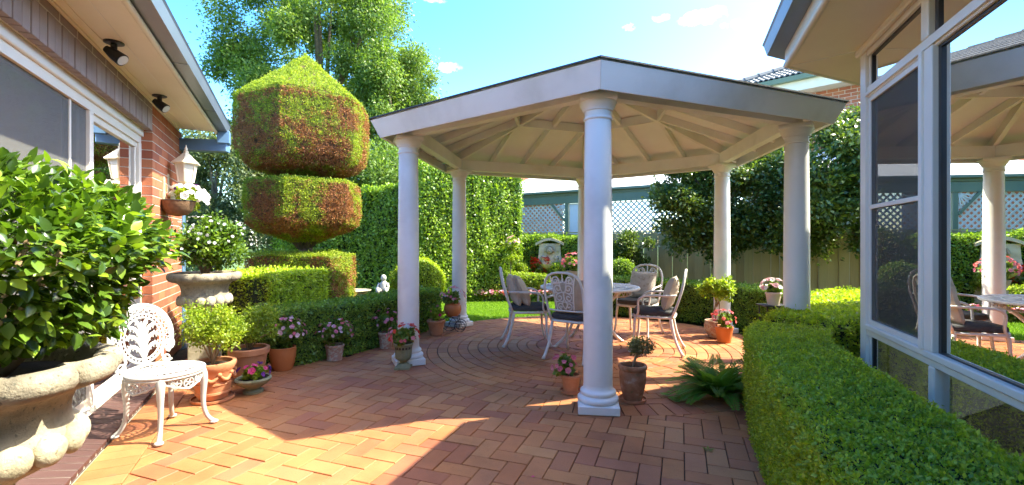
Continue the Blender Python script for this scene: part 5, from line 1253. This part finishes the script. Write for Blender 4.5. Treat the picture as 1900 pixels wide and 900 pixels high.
def rbx(b, c, size, r, n=4):
    """soft box (superellipsoid)"""
    NN, MM = 28, 14
    vs = []; sg = lambda v, e: math.copysign(abs(v) ** e, v)
    for j in range(MM + 1):
        ph = math.pi * j / MM - math.pi / 2
        for i in range(NN):
            th = 2 * math.pi * i / NN; vs.append((c[0] + size[0] / 2 * sg(math.cos(ph), r) * sg(math.cos(th), r), c[1] + size[1] / 2 * sg(math.cos(ph), r) * sg(math.sin(th), r), c[2] + size[2] / 2 * sg(math.sin(ph), r * 1.2)))
    b.add(vs, [(j * NN + i, j * NN + (i + 1) % NN, (j + 1) * NN + (i + 1) % NN, (j + 1) * NN + i) for j in range(MM) for i in range(NN)])
def pillow_mesh(name, mat, w=.40, h=.40, d=.15, fur=0):
    b = MB(); n = 14; v = []; f = []
    for sd in (1, -1):
        o = len(v)
        for j in range(n + 1):
            for i in range(n + 1):
                u, w_ = i / n * 2 - 1, j / n * 2 - 1; k = (max(0, 1 - abs(u) ** 2.6) * max(0, 1 - abs(w_) ** 2.6)) ** .5
                pin = 1 - .07 * (1 - abs(u) ** 2) * abs(w_) ** 3; pin2 = 1 - .07 * (1 - abs(w_) ** 2) * abs(u) ** 3
                x = sd * d / 2 * k + .006 * mnoise.noise(Vector((u * 2, w_ * 2, sd))) * (1 + fur)
                v.append((x, u * w / 2 * pin2, w_ * h / 2 * pin))
        for j in range(n):
            for i in range(n):
                a = o + j * (n + 1) + i; q = (a, a + 1, a + n + 2, a + n + 1); f.append(q if sd > 0 else q[::-1])
    b.add(v, f); me = bpy.data.meshes.new(name); me.from_pydata(v, [], f); me.polygons.foreach_set('use_smooth', [True] * len(f)); me.materials.append(M[mat]); me.update(); return me
b = MB(); rbx(b, (.01, 0, .462), (.46, .44, .075), .38); cme = bpy.data.meshes.new('seat_cushion'); cme.from_pydata(b.v, [], b.f); cme.polygons.foreach_set('use_smooth', [True] * len(b.f)); cme.materials.append(M['cushion']); cme.update()
pme, pmf = pillow_mesh('throw_pillow', 'pillow'), pillow_mesh('throw_pillow', 'pillowfur', .38, .38, .17, 2)
seats = [((.19, 5.72), R(4), 'cream scrolled dining chair with its back toward the long low hedge', 'on the dining chair nearest the lawn side', pme, 0),
         ((.70, 5.05), R(56), 'cream scrolled dining chair with its back turned to the front column', 'on the dining chair beside the front column', pme, 0),
         ((1.66, 5.36), R(158), 'cream scrolled dining chair with its back toward the right box hedge', 'on the dining chair nearest the fern', pme, 0),
         ((1.70, 6.24), R(232), 'cream scrolled dining chair with its back toward the paling fence', 'on the dining chair nearest the palings', pmf, 1)]
for i, ((x, y), rz, lab, wh, pm_, fur) in enumerate(seats):
    c = ch0 if i == 0 else copy_tree(ch0)
    c.location = (x, y, 0); c.rotation_euler = (0, 0, rz); tag(c, lab, 'chair', 'dining chairs round the pavilion table')
    cu = tag(link('seat_cushion', cme, None), 'charcoal seat cushion ' + wh, 'cushion', 'charcoal seat cushions'); cu.location = (x, y, 0); cu.rotation_euler = (0, 0, rz)
    f = Vector((math.cos(rz), math.sin(rz), 0))
    for k, (dx, tl) in enumerate(((-.165, -.30), (-.075, -.42))[: 2 if i == 0 else 1]):
        p = tag(link('throw_pillow', pm_, None), ('fluffy mottled throw pillow ' if fur else ('front of two beige throw pillows ' if k else ('rear of two beige throw pillows ' if i == 0 else 'beige linen throw pillow '))) + wh, 'pillow', 'throw pillows on the dining chairs')
        p.location = Vector((x, y, .67 - .01 * k)) + f * dx; p.rotation_euler = (0, tl, rz)

# ================================================================== things on the left house
def lantern(loc, label):
    t = thing('wall_lantern', label, 'lantern', tuple(loc), math.atan2(LD[1], LD[0])); m = 'cream'
    b = MB(); b.lathe([(.03, -.19), (.05, -.175), (.065, -.165), (.075, -.16)], 6); b.obj('lantern_base', m, t)
    b = MB(); b.lathe([(.068, -.158), (.100, .035)], 6, cap=False); b.obj('lantern_glass', 'lampglass', t)
    for k in range(6):
        a = 2 * math.pi * k / 6; b = MB(); b.beam((.07 * math.cos(a), .07 * math.sin(a), -.16), (.102 * math.cos(a), .102 * math.sin(a), .037), .012, .012); b.obj('glazing_bar', m, t)
    b = MB(); b.lathe([(.135, .03), (.14, .04), (.11, .068), (.075, .10), (.05, .125), (.035, .145), (.022, .15), (.026, .17), (.016, .18), (.018, .20), (.008, .215), (.004, .24)], 6); b.obj('lantern_roof', m, t)
    b = MB(); b.lathe([(.022, -.14), (.022, -.08), (.03, -.05), (.018, -.01)], 10); b.obj('bulb', 'white', t, smooth=True)
    b = MB(); b.tube(bez([(0, 0, -.18), (0, 0, -.26), (0, .10, -.27), (0, .165, -.20)], 10), .012, 8); b.obj('arm', m, t, smooth=True)
    b = MB(); b.cbox((0, .162, -.18), (.09, .015, .20), None, .005); b.obj('wall_plate', m, t); return t
lantern(LP(2.84, -.005, 2.06), 'cream hexagonal wall lantern on the sunlit brick corner')
def spot(loc, label):
    t = thing('spotlight', label, 'spotlight', tuple(loc), R(30))
    b = MB(); b.lathe([(.045, -.012), (.055, -.008), (.055, .0)], 20); b.obj('mount', 'black', t)
    b = MB(); b.lathe([(.018, -.055), (.018, -.01)], 12); b.ball((0, 0, -.058), .022, 10, 6); b.obj('knuckle', 'black', t)
    b = MB(); b.tube([(-.04, .0, -.05), (.0, -.01, -.08), (.05, -.03, -.12)], [.022, .036, .042], 16); h = b.obj('lamp_head', 'black', t, angle=50)
    b = MB(); b.tube([(.0502, -.0302, -.1203), (.052, -.031, -.122)], .035, 16); b.obj('lens', 'lampglass', h); return t
spot((-2.60, 3.02, 2.5585), 'black swivel spotlight under the cream soffit above the large window')
spot((-3.14, 4.12, 2.5585), 'black swivel spotlight under the cream soffit above the brick pier')
hb = thing('wall_basket', 'coir wall basket of trailing white petunias on the brick pier', 'hanging basket', tuple(LP(2.62, .03, 1.52)), math.atan2(LD[1], LD[0]))
b = MB(); b.lathe([(.02, 0), (.09, .02), (.135, .07), (.155, .13), (.16, .16), (.15, .162), (.12, .15), (.01, .15)], 24, cap=False); b.obj('basket', 'wicker', hb, angle=50)
b = MB(); b.tube([(.16 * math.cos(2 * math.pi * i / 20), .16 * math.sin(2 * math.pi * i / 20), .158) for i in range(20)], .005, 6, closed=True); b.tube([(0, .16, .158), (0, .125, .35)], .006, 6); b.obj('wire_frame', 'iron', hb)
b = MB(); b.add([(-.05, .118, .15), (.05, .118, .15), (.02, .118, .40), (-.02, .118, .40), (-.05, .108, .15), (.05, .108, .15), (.02, .108, .40), (-.02, .108, .40)], [(0, 1, 2, 3), (7, 6, 5, 4), (0, 4, 5, 1), (1, 5, 6, 2), (2, 6, 7, 3), (3, 7, 4, 0)]); b.obj('back_plate', 'stone2', hb)
bush(hb, (.08, -.07, .20), (.20, .15, .12), 900, .035, 'l_fresh', .6, 101, ncl=14); flowers(hb, ['whitef'], 58, (.10, -.07, .19), (.24, .18, .15), .030, 101, petals=5); flowers(hb, ['purple'], 3, (.06, -.07, .23), (.16, .16, .12), .022, 102)

# ================================================================== garden ornaments
fo = thing('wall_fountain', 'pale yellow stone wall fountain with curved top and carved heads', 'fountain', (.86, 10.48, 0), R(-10))
b = MB(); pr = [(-.30, 0), (.30, 0), (.30, .55), (.27, .75), (.235, .95), (.225, 1.12), (.225, 1.18), (-.225, 1.18), (-.225, 1.12), (-.235, .95), (-.27, .75), (-.30, .55)]
n = len(pr); b.add([(x, y, z) for y in (-.06, .08) for x, z in pr], [tuple(range(n)), tuple(range(n, 2 * n))[::-1]] + [(i, n + i, n + (i + 1) % n, (i + 1) % n) for i in range(n)]); b.obj('panel', 'stone_y', fo)
b = MB(); top = [(x, 1.17 + .035 * 0 + .13 * max(0, math.cos(x / .30 * 1.35)) ** 1.2) for x in [-.30 + .6 * i / 20 for i in range(21)]]; bot = [(x, z - .055) for x, z in top]; pr = bot + top[::-1]; n = len(pr)
b.add([(x, y, z) for y in (-.11, .1) for x, z in pr], [tuple(range(n)), tuple(range(n, 2 * n))[::-1]] + [(i, n + i, n + (i + 1) % n, (i + 1) % n) for i in range(n)]); b.obj('pediment', 'stone_y', fo, angle=40)
b = MB()
b.ball((0, -.075, 1.03), (.075, .045, .085), 14, 10); b.ball((0, -.115, 1.02), (.018, .02, .025), 8, 6); b.ball((-.028, -.112, 1.045), .012, 6, 5); b.ball((.028, -.112, 1.045), .012, 6, 5)
b.tube([(.09 * math.cos(a), -.08, 1.03 + .1 * math.sin(a)) for a in [R(-20 + 220 * i / 14) for i in range(15)]], .018, 7); b.obj('carved_head', 'stone2', fo, smooth=True)
for s in (-1, 1):
    b = MB(); b.ball((s * .14, -.08, .86), (.055, .045, .06), 12, 8); b.tube([(s * .16, -.08, .82), (s * .12, -.09, .74), (s * .03, -.09, .72)], [.04, .045, .03], 9); b.ball((s * .17, -.08, .66), (.07, .05, .08), 12, 8); b.obj('carved_figure', 'stone2', fo, smooth=True)
b = MB(); b.lathe([(.03, .60), (.14, .66), (.19, .72), (.2, .74), (.17, .735), (.02, .70)], 24, (0, -.10, 0), cap=False); b.obj('basin', 'stone_y', fo, angle=50)
fo.scale = (1.06, 1, 1.04)
bb = thing('bird_bath', 'shallow stone bird bath beyond the long low hedge', 'bird bath', (-2.73, 8.0, -.05))
b = MB(); b.lathe([(.16, 0), (.16, .04), (.09, .07), (.07, .2), (.08, .36), (.12, .39)], 24); b.obj('stem', 'stone2', bb, angle=40)
b = MB(); b.lathe([(.10, .38), (.2, .41), (.275, .455), (.285, .475), (.27, .48), (.24, .455), (.02, .43)], 32, cap=False); b.obj('bowl', 'stone2', bb, angle=50)
bd = tag(MB().ball((0, 0, .045), (.065, .035, .036), 12, 8).ball((.062, 0, .08), .026, 10, 8).tube([(.08, 0, .08), (.105, 0, .076)], [.008, .001], 6).tube([(-.04, 0, .05), (-.12, 0, .085)], [.022, .008], 6).tube([(0, .012, .02), (0, .012, -.006)], .004, 5).tube([(0, -.012, .02), (0, -.012, -.006)], .004, 5).obj('bird_figure', 'stone2', None, smooth=True), 'little stone bird perched on the rim of the bird bath', 'ornament'); bd.location = (-2.88, 7.79, .428); bd.rotation_euler = (0, 0, R(200)); bd.scale = (1.3, 1.3, 1.3)
st = thing('garden_statue', 'small pale stone figure of a seated child before the tall hedge', 'statue', (-2.36, 8.5, 0))
b = MB(); b.cbox((0, 0, .16), (.26, .22, .32), None, .01); b.obj('plinth', 'stone2', st)
M['palestone'] = pm('pale figure stone', [(.36, .35, .32), (.46, .45, .42)], 8, .85, .2, 60)
b = MB(); b.ball((0, .0, .60), (.052, .055, .062), 12, 9); b.tube([(0, 0, .55), (0, .01, .50), (0, .02, .40), (0, .02, .33)], [.03, .07, .08, .085], 12)
for s in (-1, 1):
    b.tube([(s * .05, 0, .36), (s * .075, -.12, .40), (s * .07, -.13, .30)], [.048, .04, .03], 9); b.tube([(s * .075, 0, .50), (s * .10, -.04, .42), (s * .06, -.11, .41)], [.028, .025, .02], 8)
b.obj('figure', 'palestone', st, smooth=True)
